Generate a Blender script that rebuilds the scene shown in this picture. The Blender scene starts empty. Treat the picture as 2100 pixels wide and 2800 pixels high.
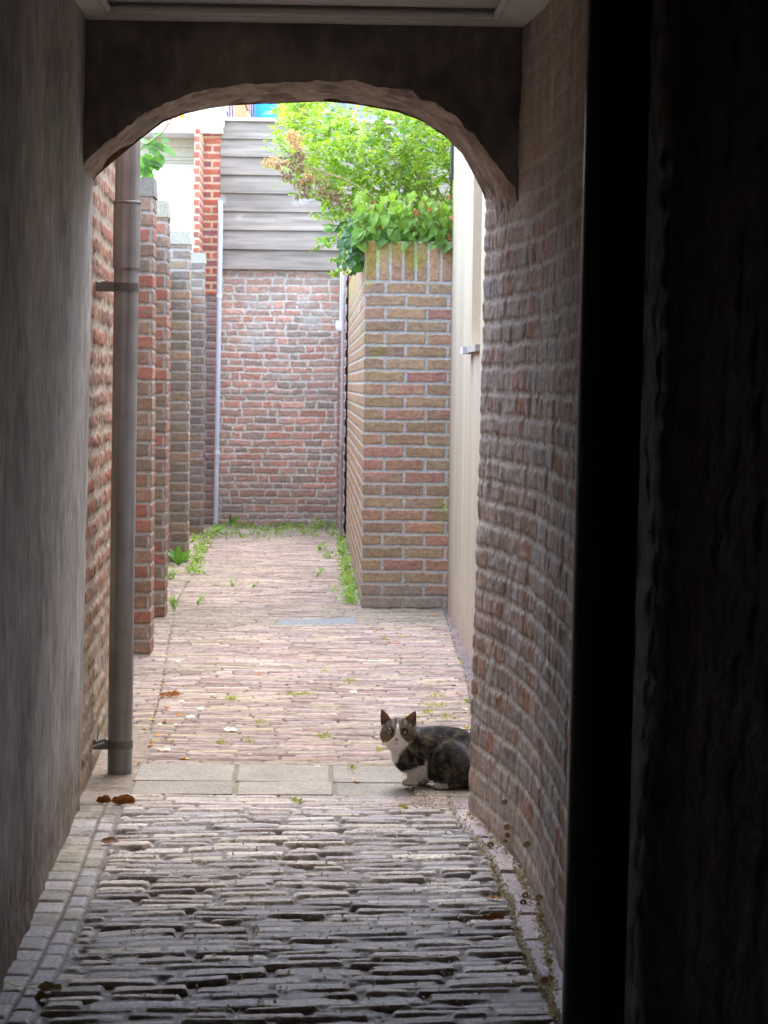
import bpy, math, random
import numpy as np
from mathutils import Vector, Matrix

# ------------------------------------------------------------------ camera
SC = bpy.context.scene
COL = SC.collection
F, CX, CY, EYE = 6200.0, 1050.0, 1400.0, 1.2
YAW, PITCH, ROLL = math.atan(205 / F), math.atan(350 / F), 0.0125
fw = Vector((math.sin(YAW) * math.cos(PITCH), math.cos(YAW) * math.cos(PITCH), -math.sin(PITCH)))
r0 = Vector((math.cos(YAW), -math.sin(YAW), 0.0))
u0 = r0.cross(fw).normalized()
rt = (r0 * math.cos(ROLL) + u0 * math.sin(ROLL)).normalized()
up = (u0 * math.cos(ROLL) - r0 * math.sin(ROLL)).normalized()
EYEP = Vector((0, 0, EYE))
cam = bpy.data.cameras.new('camera')
cam.sensor_fit = 'HORIZONTAL'; cam.sensor_width = 36; cam.lens = 36 * F / 2100
cam.clip_start = 0.05; cam.clip_end = 500
co = bpy.data.objects.new('camera', cam); COL.objects.link(co)
m = Matrix((rt, up, -fw)).transposed().to_4x4(); m.translation = EYEP
co.matrix_world = m
SC.camera = co
cam.dof.use_dof = True
cam.dof.focus_distance = 6.9
cam.dof.aperture_fstop = 22.0

# ------------------------------------------------------------------ light
SC.world = bpy.data.worlds.new('World'); SC.world.use_nodes = True
wt = SC.world.node_tree
bg = wt.nodes['Background']
sky = wt.nodes.new('ShaderNodeTexSky'); sky.sky_type = 'NISHITA'; sky.sun_disc = False
SUN_EL, SUN_AZ = 62.0, 15.0       # azimuth from +Y towards +X
sky.sun_elevation = math.radians(SUN_EL); sky.sun_rotation = math.radians(SUN_AZ)
sky.air_density = 1.0; sky.dust_density = 1.2; sky.ozone_density = 1.0
wt.links.new(sky.outputs[0], bg.inputs[0]); bg.inputs[1].default_value = 0.15
sl = bpy.data.lights.new('sun', 'SUN'); sl.energy = 1.0; sl.angle = math.radians(150); sl.color = (1, .93, .84)
so = bpy.data.objects.new('sun', sl); COL.objects.link(so)
so.rotation_euler = Vector((-math.sin(math.radians(SUN_AZ)) * math.cos(math.radians(SUN_EL)),
    -math.cos(math.radians(SUN_AZ)) * math.cos(math.radians(SUN_EL)), -math.sin(math.radians(SUN_EL)))).to_track_quat('-Z', 'Y').to_euler()
SC.view_settings.view_transform = 'Standard'; SC.view_settings.look = 'None'
SC.view_settings.gamma = 1; SC.view_settings.exposure = 3.5
try:
    SC.cycles.max_bounces = 8; SC.cycles.diffuse_bounces = 6; SC.cycles.use_denoising = True
    SC.cycles.caustics_reflective = False; SC.cycles.caustics_refractive = False
except Exception: pass

# ------------------------------------------------------------------ helpers
DS = 2100.0 / 1659.0
def ray(px, py):
    return fw + rt * ((px - CX) / F) + up * ((CY - py) / F)
def gp(px, py, z=0.0):               # full-size photo pixel -> ground
    r = ray(px, py); t = (z - EYE) / r.z; p = EYEP + r * t
    return (p.x, p.y, z)
def yp(px, py, Y):                   # pixel -> plane at world Y
    r = ray(px, py); t = Y / r.y; p = EYEP + r * t
    return (p.x, p.y, p.z)
def gd(x, y, z=0.0): return gp(x * DS, y * DS, z)
def yd(x, y, Y): return yp(x * DS, y * DS, Y)

def lat(seed):
    return np.random.RandomState(seed).rand(256, 256)
_L = {}
def vn(x, y, seed=0):
    if seed not in _L: _L[seed] = lat(seed)
    T = _L[seed]
    xi = np.floor(x).astype(int); yi = np.floor(y).astype(int)
    fx = x - xi; fy = y - yi
    fx = fx * fx * (3 - 2 * fx); fy = fy * fy * (3 - 2 * fy)
    a = T[xi % 256, yi % 256]; b = T[(xi + 1) % 256, yi % 256]
    c = T[xi % 256, (yi + 1) % 256]; d = T[(xi + 1) % 256, (yi + 1) % 256]
    return (a * (1 - fx) + b * fx) * (1 - fy) + (c * (1 - fx) + d * fx) * fy
def fbm(x, y, seed=0, o=4, g=.5):
    s = 0; a = 1; t = 0
    for k in range(o):
        s = s + a * vn(x * 2 ** k + 17.3 * k, y * 2 ** k + 5.1 * k, seed + k); t += a; a *= g
    return s / t - .5
def ss(e0, e1, x):
    t = np.clip((x - e0) / (e1 - e0), 0, 1); return t * t * (3 - 2 * t)
def lerp(a, b, t):
    t = np.asarray(t)[..., None]; return a * (1 - t) + b * t
def A3(c): return np.array(c, float)

class MB:
    """collects geometry with per-vertex colour, builds ONE mesh object"""
    def __init__(s): s.v = []; s.f = []; s.c = []; s.n = 0; s.sm = []; s.mi = []
    def add(s, v, f, c, smooth=False, mi=0):
        v = np.asarray(v, float).reshape(-1, 3); c = np.asarray(c, float)
        if c.ndim == 1: c = np.tile(c, (len(v), 1))
        s.v.append(v); s.c.append(c.reshape(-1, 3))
        groups = {}
        if isinstance(f, np.ndarray): groups[f.shape[1]] = f
        else:
            for q in f: groups.setdefault(len(q), []).append(q)
        for k, q in groups.items():
            q = np.asarray(q, int) + s.n
            s.f.append(q); s.sm.append(np.full(len(q), smooth)); s.mi.append(np.full(len(q), mi))
        s.n += len(v)
    def grid(s, pos, col, smooth=True, flip=False, mi=0, wrap=False):
        n, m = pos.shape[:2]
        idx = np.arange(n * m).reshape(n, m)
        if wrap: idx = np.concatenate([idx, idx[:, :1]], 1)
        a, b, c, d = idx[:-1, :-1], idx[:-1, 1:], idx[1:, 1:], idx[1:, :-1]
        q = np.stack([a, b, c, d] if not flip else [a, d, c, b], -1).reshape(-1, 4)
        col = np.asarray(col, float)
        if col.ndim == 1: col = np.broadcast_to(col, pos.shape)
        s.add(pos.reshape(-1, 3), q, col.reshape(-1, 3), smooth, mi)
    def box(s, x0, x1, y0, y1, z0, z1, c, mi=0):
        v = [(x, y, z) for z in (z0, z1) for y in (y0, y1) for x in (x0, x1)]
        f = [(0, 2, 3, 1), (4, 5, 7, 6), (0, 1, 5, 4), (1, 3, 7, 5), (3, 2, 6, 7), (2, 0, 4, 6)]
        s.add(v, f, c, False, mi)
    def hexa(s, b, t, c, mi=0):      # b, t: 4 corners each, counter-clockwise
        v = list(b) + list(t)
        s.add(v, [(3, 2, 1, 0), (4, 5, 6, 7), (0, 1, 5, 4), (1, 2, 6, 5), (2, 3, 7, 6), (3, 0, 4, 7)], c, False, mi)
    def tube(s, pts, rad, c, seg=8, caps=True, mi=0):
        P = [Vector(p) for p in pts]; n = len(P)
        if not hasattr(rad, '__len__'): rad = [rad] * n
        ring = []
        t0 = (P[1] - P[0]).normalized()
        nrm = t0.orthogonal().normalized()
        for i in range(n):
            t = (P[min(i + 1, n - 1)] - P[max(i - 1, 0)]).normalized()
            nrm = (nrm - t * nrm.dot(t)).normalized(); b = t.cross(nrm)
            ring.append([P[i] + (nrm * math.cos(a) + b * math.sin(a)) * rad[i] for a in [2 * math.pi * k / seg for k in range(seg)]])
        s.grid(np.array([[tuple(q) for q in r] for r in ring]), c, True, wrap=True, mi=mi)
        if caps:
            s.add([tuple(q) for q in ring[0]], [tuple(range(seg))[::-1]], c if np.ndim(c) == 1 else A3(c).reshape(-1, 3)[0], False, mi)
            s.add([tuple(q) for q in ring[-1]], [tuple(range(seg))], c if np.ndim(c) == 1 else A3(c).reshape(-1, 3)[-1], False, mi)
    def build(s, name, mats, parent=None, **kw):
        me = bpy.data.meshes.new(name)
        v = np.concatenate(s.v).astype(np.float32); c = np.concatenate(s.c)
        nf = sum(len(q) for q in s.f); nl = sum(q.size for q in s.f)
        me.vertices.add(len(v)); me.vertices.foreach_set('co', v.ravel())
        me.loops.add(nl); me.polygons.add(nf)
        me.loops.foreach_set('vertex_index', np.concatenate([q.ravel() for q in s.f]).astype(np.int32))
        sizes = np.concatenate([np.full(len(q), q.shape[1]) for q in s.f])
        st = np.concatenate([[0], np.cumsum(sizes)[:-1]]).astype(np.int32)
        me.polygons.foreach_set('loop_start', st)
        me.polygons.foreach_set('use_smooth', np.concatenate(s.sm).astype(bool))
        me.polygons.foreach_set('material_index', np.concatenate(s.mi).astype(np.int32))
        me.update(calc_edges=True)
        at = me.attributes.new('Col', 'FLOAT_COLOR', 'POINT')
        at.data.foreach_set('color', np.concatenate([np.clip(c, 0, 1), np.ones((len(c), 1))], 1).astype(np.float32).ravel())
        me.validate()
        for mm in (mats if isinstance(mats, (list, tuple)) else [mats]): me.materials.append(mm)
        o = bpy.data.objects.new(name, me); COL.objects.link(o)
        if parent is not None: o.parent = parent; o.matrix_parent_inverse = parent.matrix_world.inverted() if False else Matrix.Translation(-Vector(parent.location))
        for k, x in kw.items(): o[k] = x
        return o
def empty(name, loc, label, cat, group=None):
    o = bpy.data.objects.new(name, None); o.location = loc; COL.objects.link(o)
    o['label'] = label; o['category'] = cat
    if group: o['group'] = group
    return o

def mat(name, rough=.8, spec=.3, nscale=60, nvar=.25, bscale=150, bump=.3, bdist=.002, metal=0, transl=0, col=None, stretch=(1, 1, 1), coat=0, sheen=0):
    M = bpy.data.materials.new(name); M.use_nodes = True
    t = M.node_tree; b = t.nodes['Principled BSDF']
    b.inputs['Roughness'].default_value = rough
    b.inputs['Specular IOR Level'].default_value = spec
    b.inputs['Metallic'].default_value = metal
    b.inputs['Coat Weight'].default_value = coat
    tc = t.nodes.new('ShaderNodeTexCoord'); mp = t.nodes.new('ShaderNodeMapping'); mp.inputs['Scale'].default_value = stretch
    t.links.new(tc.outputs['Object'], mp.inputs[0])
    n = t.nodes.new('ShaderNodeTexNoise'); n.inputs['Scale'].default_value = nscale; n.inputs['Detail'].default_value = 5
    t.links.new(mp.outputs[0], n.inputs[0])
    r = t.nodes.new('ShaderNodeMapRange'); r.inputs[1].default_value = .3; r.inputs[2].default_value = .7
    r.inputs[3].default_value = 1 - nvar; r.inputs[4].default_value = 1 + nvar
    t.links.new(n.outputs[0], r.inputs[0])
    mx = t.nodes.new('ShaderNodeVectorMath'); mx.operation = 'SCALE'
    if col is None:
        a = t.nodes.new('ShaderNodeAttribute'); a.attribute_name = 'Col'; t.links.new(a.outputs[0], mx.inputs[0])
    else: mx.inputs[0].default_value = col
    t.links.new(r.outputs[0], mx.inputs['Scale'])
    t.links.new(mx.outputs[0], b.inputs['Base Color'])
    if bump:
        n2 = t.nodes.new('ShaderNodeTexNoise'); n2.inputs['Scale'].default_value = bscale; n2.inputs['Detail'].default_value = 6
        t.links.new(mp.outputs[0], n2.inputs[0])
        bp = t.nodes.new('ShaderNodeBump'); bp.inputs['Strength'].default_value = bump; bp.inputs['Distance'].default_value = bdist
        t.links.new(n2.outputs[0], bp.inputs['Height']); t.links.new(bp.outputs[0], b.inputs['Normal'])
    if transl:
        tr = t.nodes.new('ShaderNodeBsdfTranslucent'); ms = t.nodes.new('ShaderNodeMixShader'); ms.inputs[0].default_value = transl
        sc2 = t.nodes.new('ShaderNodeVectorMath'); sc2.operation = 'MULTIPLY'; sc2.inputs[1].default_value = (1.5, 1.6, .7)
        t.links.new(mx.outputs[0], sc2.inputs[0]); t.links.new(sc2.outputs[0], tr.inputs[0])
        t.links.new(b.outputs[0], ms.inputs[1]); t.links.new(tr.outputs[0], ms.inputs[2])
        t.links.new(ms.outputs[0], t.nodes['Material Output'].inputs[0])
    return M
M_brick = mat('brick_and_mortar', .88, .25, 90, .22, 220, .5, .003)
M_pave = mat('worn_pavers', .7, .4, 110, .38, 260, .45, .0025)
M_pave2 = mat('sandy_pavers', 1.0, .0, 45, .22, 180, .45, .0025)
M_slab = mat('concrete_slab', .85, .25, 160, .3, 300, .5, .002)
M_plaster = mat('old_plaster', .8, .3, 30, .25, 120, .6, .004, stretch=(1, 1, .5))
M_paint = mat('smooth_render', .8, .3, 25, .05, 200, .25, .001)
M_wood = mat('weathered_wood', .8, .25, 18, .22, 60, .5, .002, stretch=(.12, 1, 1.6))
M_metal = mat('zinc', .5, .5, 9, .2, 60, .15, .001, metal=.3)
M_leaf = mat('leaf', .45, .45, 40, .15, 80, .15, .001, transl=.42)
M_dry = mat('dry_leaf', .7, .3, 60, .25, 100, .3, .001, transl=.15)
M_petal = mat('petal', .6, .3, 60, .05, 100, .1, .001, transl=.25)
M_fur = mat('fur', .75, .2, 250, .18, 300, .4, .001)
M_shade_wall = mat('shade_toned_wall', .85, .15, 14, .5, 60, .7, .006)
M_black = mat('black_pvc', .32, .5, 10, .1, 40, .05, .001)
M_plastic = mat('plastic', .4, .5, 10, .05, 40, .05, .001)
M_cloth = mat('cloth', .8, .2, 30, .1, 60, .3, .002)
M_eye = mat('eye', .08, .6, 10, .02, 40, 0, .001, coat=1)
M_soil = mat('soil', .95, .1, 60, .4, 120, .8, .01)

def brick_layout(U, V, rows, L=.222, head=False, seed=0, wj=.0, mixh=0.0):
    """distance to the nearest brick edge, brick id, local v in row, row index"""
    rows = np.asarray(rows); ri = np.clip(np.searchsorted(rows, V) - 1, 0, len(rows) - 2)
    d = np.zeros_like(V); bid = np.zeros(V.shape, int); lu = np.zeros_like(V); du_ = np.zeros_like(V)
    rs = np.random.RandomState(seed); umin, umax = U.min() - L, U.max() + L
    for r in range(len(rows) - 1):
        off = (r % 2) * L / 2 + rs.uniform(-1, 1) * wj * L
        w = []; x = umin - L + off; B = [x]
        while x < umax + L:
            ww = L * (1 + rs.uniform(-1, 1) * wj)
            if rs.rand() < mixh: ww *= .52
            x += ww; B.append(x)
        B = np.array(B); mk = ri == r
        if not mk.any(): continue
        u = U[mk]; k = np.clip(np.searchsorted(B, u) - 1, 0, len(B) - 2)
        du = np.minimum(u - B[k], B[k + 1] - u); du_[mk] = du
        lu[mk] = (u - B[k]) / (B[k + 1] - B[k]) - .5
        bid[mk] = r * 997 + k * 13 + seed
    dv = np.minimum(V - rows[ri], rows[ri + 1] - V)
    return du_, dv, bid, lu, ri
def rnd(ids, s): 
    x = np.sin(ids * 12.9898 + s * 78.233) * 43758.5453
    return x - np.floor(x)
def rdist(du, dv, r):
    a = np.maximum(r - du, 0); b = np.maximum(r - dv, 0)
    return np.where((a > 0) & (b > 0), r - np.hypot(a, b), np.minimum(du, dv))
def brick_field(U, V, rows, pal, mort, joint=.011, depth=.008, edge=.004, rough=.0015, wob=.003, L=.222, seed=0, wj=0.0, mixh=0.0, chip=.002, moss=0.0, hvar=.002):
    Uw = U + wob * 2 * fbm(U * 9, V * 9, seed + 60, 3); Vw = V + wob * 2 * fbm(U * 7, V * 7, seed + 70, 3)
    du, dv, bid, lu, ri = brick_layout(Uw, Vw, rows, L, seed=seed, wj=wj, mixh=mixh)
    d = rdist(du, dv, edge * 2.5) - joint / 2 + chip * 2 * fbm(U * 45, V * 45, seed + 5, 3)
    mk = ss(0, edge, d)
    h = -depth + (depth + hvar * (rnd(bid, 3) - .5)) * mk + rough * 2 * fbm(U * 30, V * 60, seed + 9, 4)
    pal = np.asarray(pal, float)
    c = pal[(rnd(bid, 1) * len(pal)).astype(int) % len(pal)]
    c2 = pal[(rnd(bid, 8) * len(pal)).astype(int) % len(pal)]
    c = lerp(c, c2, ss(.1, .35, fbm(U * 12, V * 22, seed + 31, 3) + (rnd(bid, 2) - .5) * .4))
    c = c * (1 + .5 * fbm(U * 40, V * 60, seed + 11, 3) + .25 * (rnd(bid, 6) - .5))[..., None]
    mc = A3(mort) * (1 + .35 * fbm(U * 60, V * 60, seed + 12, 3))[..., None]
    c = lerp(mc, c, ss(.2, .8, mk))
    if moss:
        g = ss(.12, .3, fbm(U * 4, V * 3, seed + 90, 4)) * moss
        c = lerp(c, A3((.22, .21, .05)), g)
    return h, c
def sheet(mb, O, du, dv, nrm, nu, nv, res_u, res_v, fieldfn, flip=False, e0=None, e1=None):
    """plane sheet: origin O, unit dirs du, dv, sizes nu, nv; e0/e1: outward normals of neighbours at u=0/u=max for mitred corners"""
    O, du, dv, nrm = map(A3, (O, du, dv, nrm))
    us = np.linspace(0, nu, max(2, int(nu / res_u) + 1)); vs = np.linspace(0, nv, max(2, int(nv / res_v) + 1))
    V, U = np.meshgrid(vs, us, indexing='ij')
    h, c = fieldfn(U, V)
    pos = O + U[..., None] * du + V[..., None] * dv + h[..., None] * nrm
    for e, k in ((e0, 0), (e1, -1)):
        if e is not None:
            hh = h[:, k].copy()
            if getattr(fieldfn, 'edge', None) is not None: hh = fieldfn.edge(vs)
            pos[:, k] = O + us[k] * du + vs[:, None] * dv + hh[:, None] * (nrm + A3(e))
    mb.grid(pos, c, True, flip)
def rows_upto(z, hgt=.0667, jit=0, seed=0, z0=0.0):
    rs = np.random.RandomState(seed); r = [z0]
    while r[-1] < z - 1e-6: r.append(r[-1] + hgt * (1 + rs.uniform(-jit, jit)))
    return np.array(r)
def brick_box(mb, x0, x1, y0, y1, z0, z1, faces, res, rows, pal, mort, seed=0, **kw):
    joint = kw.get('joint', .011); depth = kw.get('depth', .008)
    def edge(v):
        dv = np.minimum.reduce([np.abs(v + z0 - r) for r in rows])
        return -depth + depth * ss(0, .004, dv - joint / 2) + .0015 * fbm(v * 40, v * 0, seed, 3) * 2
    def mk(off, sd):
        def f(U, V): return brick_field(U + off, V + z0, rows, pal, mort, seed=sd, **kw)
        f.edge = edge; return f
    w, dpt, hgt = x1 - x0, y1 - y0, z1 - z0
    if 'F' in faces: sheet(mb, (x0, y0, z0), (1, 0, 0), (0, 0, 1), (0, -1, 0), w, hgt, res[0], res[1], mk(0, seed), e0=(-1, 0, 0), e1=(1, 0, 0))
    if 'R' in faces: sheet(mb, (x1, y0, z0), (0, 1, 0), (0, 0, 1), (1, 0, 0), dpt, hgt, res[2], res[1], mk(.055, seed), e0=(0, -1, 0))
    if 'L' in faces: sheet(mb, (x0, y0, z0), (0, 1, 0), (0, 0, 1), (-1, 0, 0), dpt, hgt, res[2], res[1], mk(.111, seed), flip=True, e0=(0, -1, 0))
    i = .02
    mb.box(x0 + i, x1 - i, y0 + i, y1 - .001, z0, z1 - .001, mort)

random.seed(5); RS = np.random.RandomState(5)

# ================================================================== ground
mb = MB(); mb.box(-40, 40, -12, 60, -.4, -.05, (.12, .1, .08))
g = mb.build('ground', M_soil, kind='structure')

# walls' base lines (photo pixels)
RW = np.array([gp(x, y)[:2] for x, y in [(1279, 2215), (1322, 2253), (1418, 2348), (1491, 2516), (1517, 2611)]])
LW = np.array([gp(x, y)[:2] for x, y in [(240, 2160), (188, 2302), (116, 2457), (77, 2563), (19, 2669)]])
def rwx(Y):
    xs = sum(np.interp(np.clip(Y + o_ * np.clip((YJ - Y) / .3, 0, 1), RW[-1, 1], YJ), RW[::-1, 1], RW[::-1, 0]) for o_ in np.linspace(-.3, .3, 9)) / 9
    return np.where(Y < RW[-1, 1], RW[-1, 0] - .02 * (RW[-1, 1] - Y) , np.where(Y > RW[0, 1], RW[0, 0], xs))
YJ = RW[0, 1]                        # far edge of the passage
def lwx(Y):
    a = np.polyfit(LW[:, 1], LW[:, 0], 1); return a[0] * Y + a[1]
YF = 5.94                            # near face of the arch
CW = [gd(1028, 1455), gd(968, 1320)]                    # rendered wall base
cs = (CW[1][0] - CW[0][0]) / (CW[1][1] - CW[0][1])
def cwx(Y): return CW[0][0] + cs * (Y - CW[0][1])
print('YJ', YJ, 'rw', RW, 'lw', LW, 'cw', CW)

# ------------------------------------------------------------------ pavement
def line(pts): 
    a = np.array([gp(x, y)[:2] for x, y in pts]); a = a[np.argsort(a[:, 1])]
    return lambda Y: np.interp(Y, a[:, 1], a[:, 0])
def lineX(pts):
    a = np.array([gp(x, y)[:2] for x, y in pts]); a = a[np.argsort(a[:, 1])]
    s = (a[1, 0] - a[0, 0]) / (a[1, 1] - a[0, 1])
    return lambda Y: np.where(Y < a[0, 1], a[0, 0] + s * (Y - a[0, 1]), np.interp(Y, a[:, 1], a[:, 0]))
XLn = lineX([(318, 2240), (270, 2389), (222, 2515), (159, 2655), (101, 2765)])
XRn = lineX([(1232, 2200), (1275, 2267), (1309, 2300), (1345, 2345), (1376, 2426), (1404, 2468), (1426, 2572), (1460, 2642), (1499, 2726)])
XLf = line([(x * DS, y * DS) for x, y in [(378, 1300), (375, 1335), (362, 1400), (350, 1480), (330, 1560), (318, 1650)]])
XRf = line([(x * DS, y * DS) for x, y in [(940, 1260), (965, 1335), (985, 1400), (1005, 1450), (1015, 1500), (1018, 1540)]])
YS0, YS1, YS2 = gp(1000, 2176)[1], gp(1000, 2139)[1], gp(1000, 2092)[1]
print('slabs', YS0, YS1, YS2)
def pave_field(X, Y):
    near = ss(.22, -.22, Y - 6.32 + .12 * fbm(X * 4, Y * 3, 40, 3))                      # passage part: deep open joints
    XL = np.where(Y < YS1, XLn(Y), XLf(Y)); XR = np.where(Y < YS1, XRn(Y), XRf(Y))
    X = X + .004 * fbm(X * 6, Y * 6, 3, 3)
    V = Y - .1 * (X + .1) * near + .03 * fbm(X * .9, Y * .9, 41, 2) + .014 * fbm(X * 3.5, Y * 3, 42, 3) + near * (.009 * fbm(X * 6, Y * 13, 43, 3))
    h = np.zeros_like(X); col = np.zeros(X.shape + (3,)); 
    palN = A3([(.2, .18, .17), (.155, .14, .135), (.24, .22, .205), (.19, .185, .185), (.14, .12, .115), (.22, .2, .17), (.18, .165, .175), (.27, .25, .23)])
    palF = A3([(.42, .33, .30), (.38, .28, .26), (.45, .38, .34), (.36, .29, .29), (.44, .37, .29), (.33, .25, .24), (.41, .33, .33)])
    palN = palN * A3((1.75, 1.65, 1.5)); palF = palF * A3((.78, .78, .70))
    dirtN = A3((.11, .09, .07)); sand = A3((.36, .31, .25)) * .6
    # main field
    rows = rows_upto(Y.max() + .3, .047, .34, 4, Y.min() - .3)
    du, dv, bid, lu, ri = brick_layout(X, V, rows, .17, seed=7, wj=.2, mixh=.1)
    du = np.minimum(du, np.minimum(np.abs(X - XL), np.abs(XR - X)) + .0)
    gap = .0065 * near + .001 * (1 - near) + .008 * near * (rnd(bid, 12) ** 3)
    d = rdist(du, dv, .010) - gap * .5 + .0045 * fbm(X * 16, Y * 34, 44, 4) * (near * .8 + .35)
    sink = (rnd(bid, 15) > .965) * near * -.018
    mk = ss(0, .007 * near + .006 * (1 - near), d)
    tilt = (rnd(bid, 4) - .5) * lu * .01 + (rnd(bid, 5) - .5) * .008 * (near * .8 + .35) + sink
    dep = .013 * near + .006 * (1 - near)
    hb = -dep + (dep + tilt) * mk + .0022 * fbm(X * 25, Y * 45, 46, 4) + near * .003 * fbm(X * 9, Y * 22, 56, 4) - .004 * near * ss(.02, 0, du)
    dep = dep * .8; hb = np.maximum(hb, -dep * (.22 + .78 * ss(-.06, .14, fbm(X * 11, Y * 17, 57, 3))) * near - dep * (1 - near))
    cN = palN[(rnd(bid, 1) * 8).astype(int) % 8]; cF = palF[(rnd(bid, 1) * 7).astype(int) % 7]
    nz = (1 + .65 * fbm(X * 30, Y * 60, 47, 4) + .45 * fbm(X * 6, Y * 20, 58, 3) + .35 * (rnd(bid, 6) - .5))[..., None]
    ltz = ss(6.9, 5.0, Y)
    cb = lerp(cF, cN, near) * nz
    cb = lerp(cb, A3((.26, .225, .17)) * nz, (1 - near) * ss(.0, .22, fbm(X * 1.6, Y * 1.1, 48, 4)) * .75)
    cj = lerp(sand * (.6 + 1.1 * ss(-.1, .25, fbm(X * 5, Y * 9, 50, 3)) + fbm(X * 80, Y * 80, 49, 2))[..., None] * .75, dirtN * (1 + 1.2 * fbm(X * 60, Y * 60, 49, 2))[..., None], near * .9)
    jm = ss(.1, .75, mk); cb = lerp(cj, cb, jm)
    # bits of pale grit in the near joints
    # left kerb blocks (near)
    dl = XL - X; wl = .05
    ci = (dl > wl).astype(int)
    rowsK = rows_upto(Y.max() + .3, .105, .15, 9, Y.min() - .3); 
    Vk = Y + ci * .043 + .006 * fbm(X * 9, Y * 9, 51, 2)
    rk = np.clip(np.searchsorted(rowsK, Vk) - 1, 0, len(rowsK) - 2)
    dvk = np.minimum(Vk - rowsK[rk], rowsK[rk + 1] - Vk)
    duk = np.where(ci == 0, np.minimum(dl, wl - dl), np.minimum(dl - wl, .30))
    idk = rk * 31 + ci * 7 + 5
    dk = rdist(duk, dvk, .012) - .0025 + .003 * fbm(X * 40, Y * 40, 52, 3)
    mkk = ss(0, .007, dk)
    hk = -.004 + (.004 + (rnd(idk, 3) - .5) * .004) * mkk + .0015 * fbm(X * 30, Y * 30, 53, 4) - ci * .002
    ck = 1.4 * A3([(.25, .235, .235), (.2, .19, .185), (.27, .245, .24)])[(rnd(idk, 1) * 3).astype(int) % 3] * (1 + .3 * fbm(X * 30, Y * 30, 54, 3))[..., None]
    moss = ss(-.1, .2, fbm(X * 7, Y * 7, 55, 4) + (Y - 5.4) * .35) * .85 + ci * .15; moss2 = ss(0, .2, fbm(X * 9, Y * 6, 59, 3) + (Y - 5.7) * .4); mkk = mkk * (1 - .8 * moss2)
    ck = lerp(ck, A3((.25, .22, .155)) * nz, np.clip(moss, 0, 1))
    ck = lerp(A3((.17, .14, .105)) * nz, ck, ss(.1, .8, mkk))
    zl = (dl > 0) & (Y < YS0 + .0)
    h = np.where(zl, hk, hb); col = np.where(zl[..., None], ck, cb)
    # right kerb (near) : long reddish bricks, then grit up to the wall
    dr = X - XR; wr = .062
    rowsR = rows_upto(Y.max() + .3, .215, .12, 19, Y.min() - .3)
    rr = np.clip(np.searchsorted(rowsR, Y) - 1, 0, len(rowsR) - 2)
    dvr = np.minimum(Y - rowsR[rr], rowsR[rr + 1] - Y); dur = np.minimum(dr, wr - dr)
    dR = rdist(dur, dvr, .008) - .001 + .003 * fbm(X * 40, Y * 40, 62, 3)
    mr = ss(0, .006, dR); idr = rr * 17
    hr = -.014 + (.016 + (rnd(idr, 3) - .5) * .008) * mr + .0015 * fbm(X * 30, Y * 30, 63, 4)
    cr = 1.45 * A3([(.26, .2, .19), (.24, .2, .195), (.3, .235, .21)])[(rnd(idr, 1) * 3).astype(int) % 3] * (1 + .3 * fbm(X * 30, Y * 30, 64, 3))[..., None]
    cr = lerp(cr, cr * .5, 1 - near)
    grit = lerp(A3((.14, .11, .09)), A3((.42, .36, .28)), ss(.0, .25, fbm(X * 110, Y * 110, 65, 2)))
    cr = lerp(grit, cr, ss(.1, .8, mr))
    hr = np.where(dr > wr, -.008 + .006 * fbm(X * 60, Y * 60, 66, 3), hr)
    zr = dr > 0
    h = np.where(zr, hr, h); col = np.where(zr[..., None], cr, col)
    # sandy dirt patch left of the slabs under the drainpipe, and a little dirt over everything
    XS = gd(286, 1690)[0] - .02 * 0
    dirt = ss(.02, -.03, X - XS + .03 * fbm(X * 10, Y * 10, 71, 3)) * ss(YS0 - .16, YS0 + .02, Y) * ss(8.1, 7.4, Y)
    h = h * (1 - dirt) + (-.004 + .006 * fbm(X * 14, Y * 14, 72, 4)) * dirt
    col = lerp(col, A3((.27, .22, .18)) * (1 + .6 * fbm(X * 40, Y * 40, 73, 4))[..., None], dirt * .95)
    # silt collected just before the slabs
    silt = ss(YS0 - .3, YS0, Y) * (1 - ss(YS2, YS2 + .25, Y)) * ss(-.15, .2, fbm(X * 7, Y * 5, 74, 3) + .1)
    h = h * (1 - silt * .6) + (-.002) * silt * .6
    col = lerp(col, A3((.24, .21, .16)) * nz, silt * .5)
    # two rows of concrete slabs
    inr = (Y > YS0) & (Y < YS2) & (X > XS) & (X < gd(1010, 1690)[0] + .15)
    h = np.where(inr, -.005, h); col = np.where(inr[..., None], A3((.24, .21, .16)), col)
    h = h + .01 * fbm(X * 1.3, Y * 1.1, 75, 3)* (1 - ss(0.0,.3,0.3-np.abs(Y-6.9)))
    far_dirt = ss(16.9, 18.6, Y + .6 * fbm(X * 2, Y * 2, 76, 3))
    col = lerp(col, A3((.24, .2, .14)) * nz, far_dirt * .6); h = h * (1 - far_dirt * .7)
    return h, col
mb = MB()
for (ya, yb, ry, rx) in ((2.2, 3.7, .02, .02), (3.7, 6.6, .0042, .0042), (6.6, 9.0, .005, .005), (9.0, 13.0, .0085, .007), (13.0, 19.4, .013, .009)):
    xa, xb = (-.8, .95) if ya < 9 else (-1.8, 1.0)
    ys = np.linspace(ya, yb, int((yb - ya) / ry)); xs = np.linspace(xa, xb, int((xb - xa) / rx))
    Yg, Xg = np.meshgrid(ys, xs, indexing='ij')
    h, c = pave_field(Xg, Yg)
    mb.grid(np.stack([Xg, Yg, h], -1), c, True, mi=0 if ya < 6.5 else 1)
mb.box(-.8, .95, -3, 2.2, -.04, -.01, (.12, .11, .1))
mb.build('pavement', [M_pave, M_pave2], kind='structure')
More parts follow.
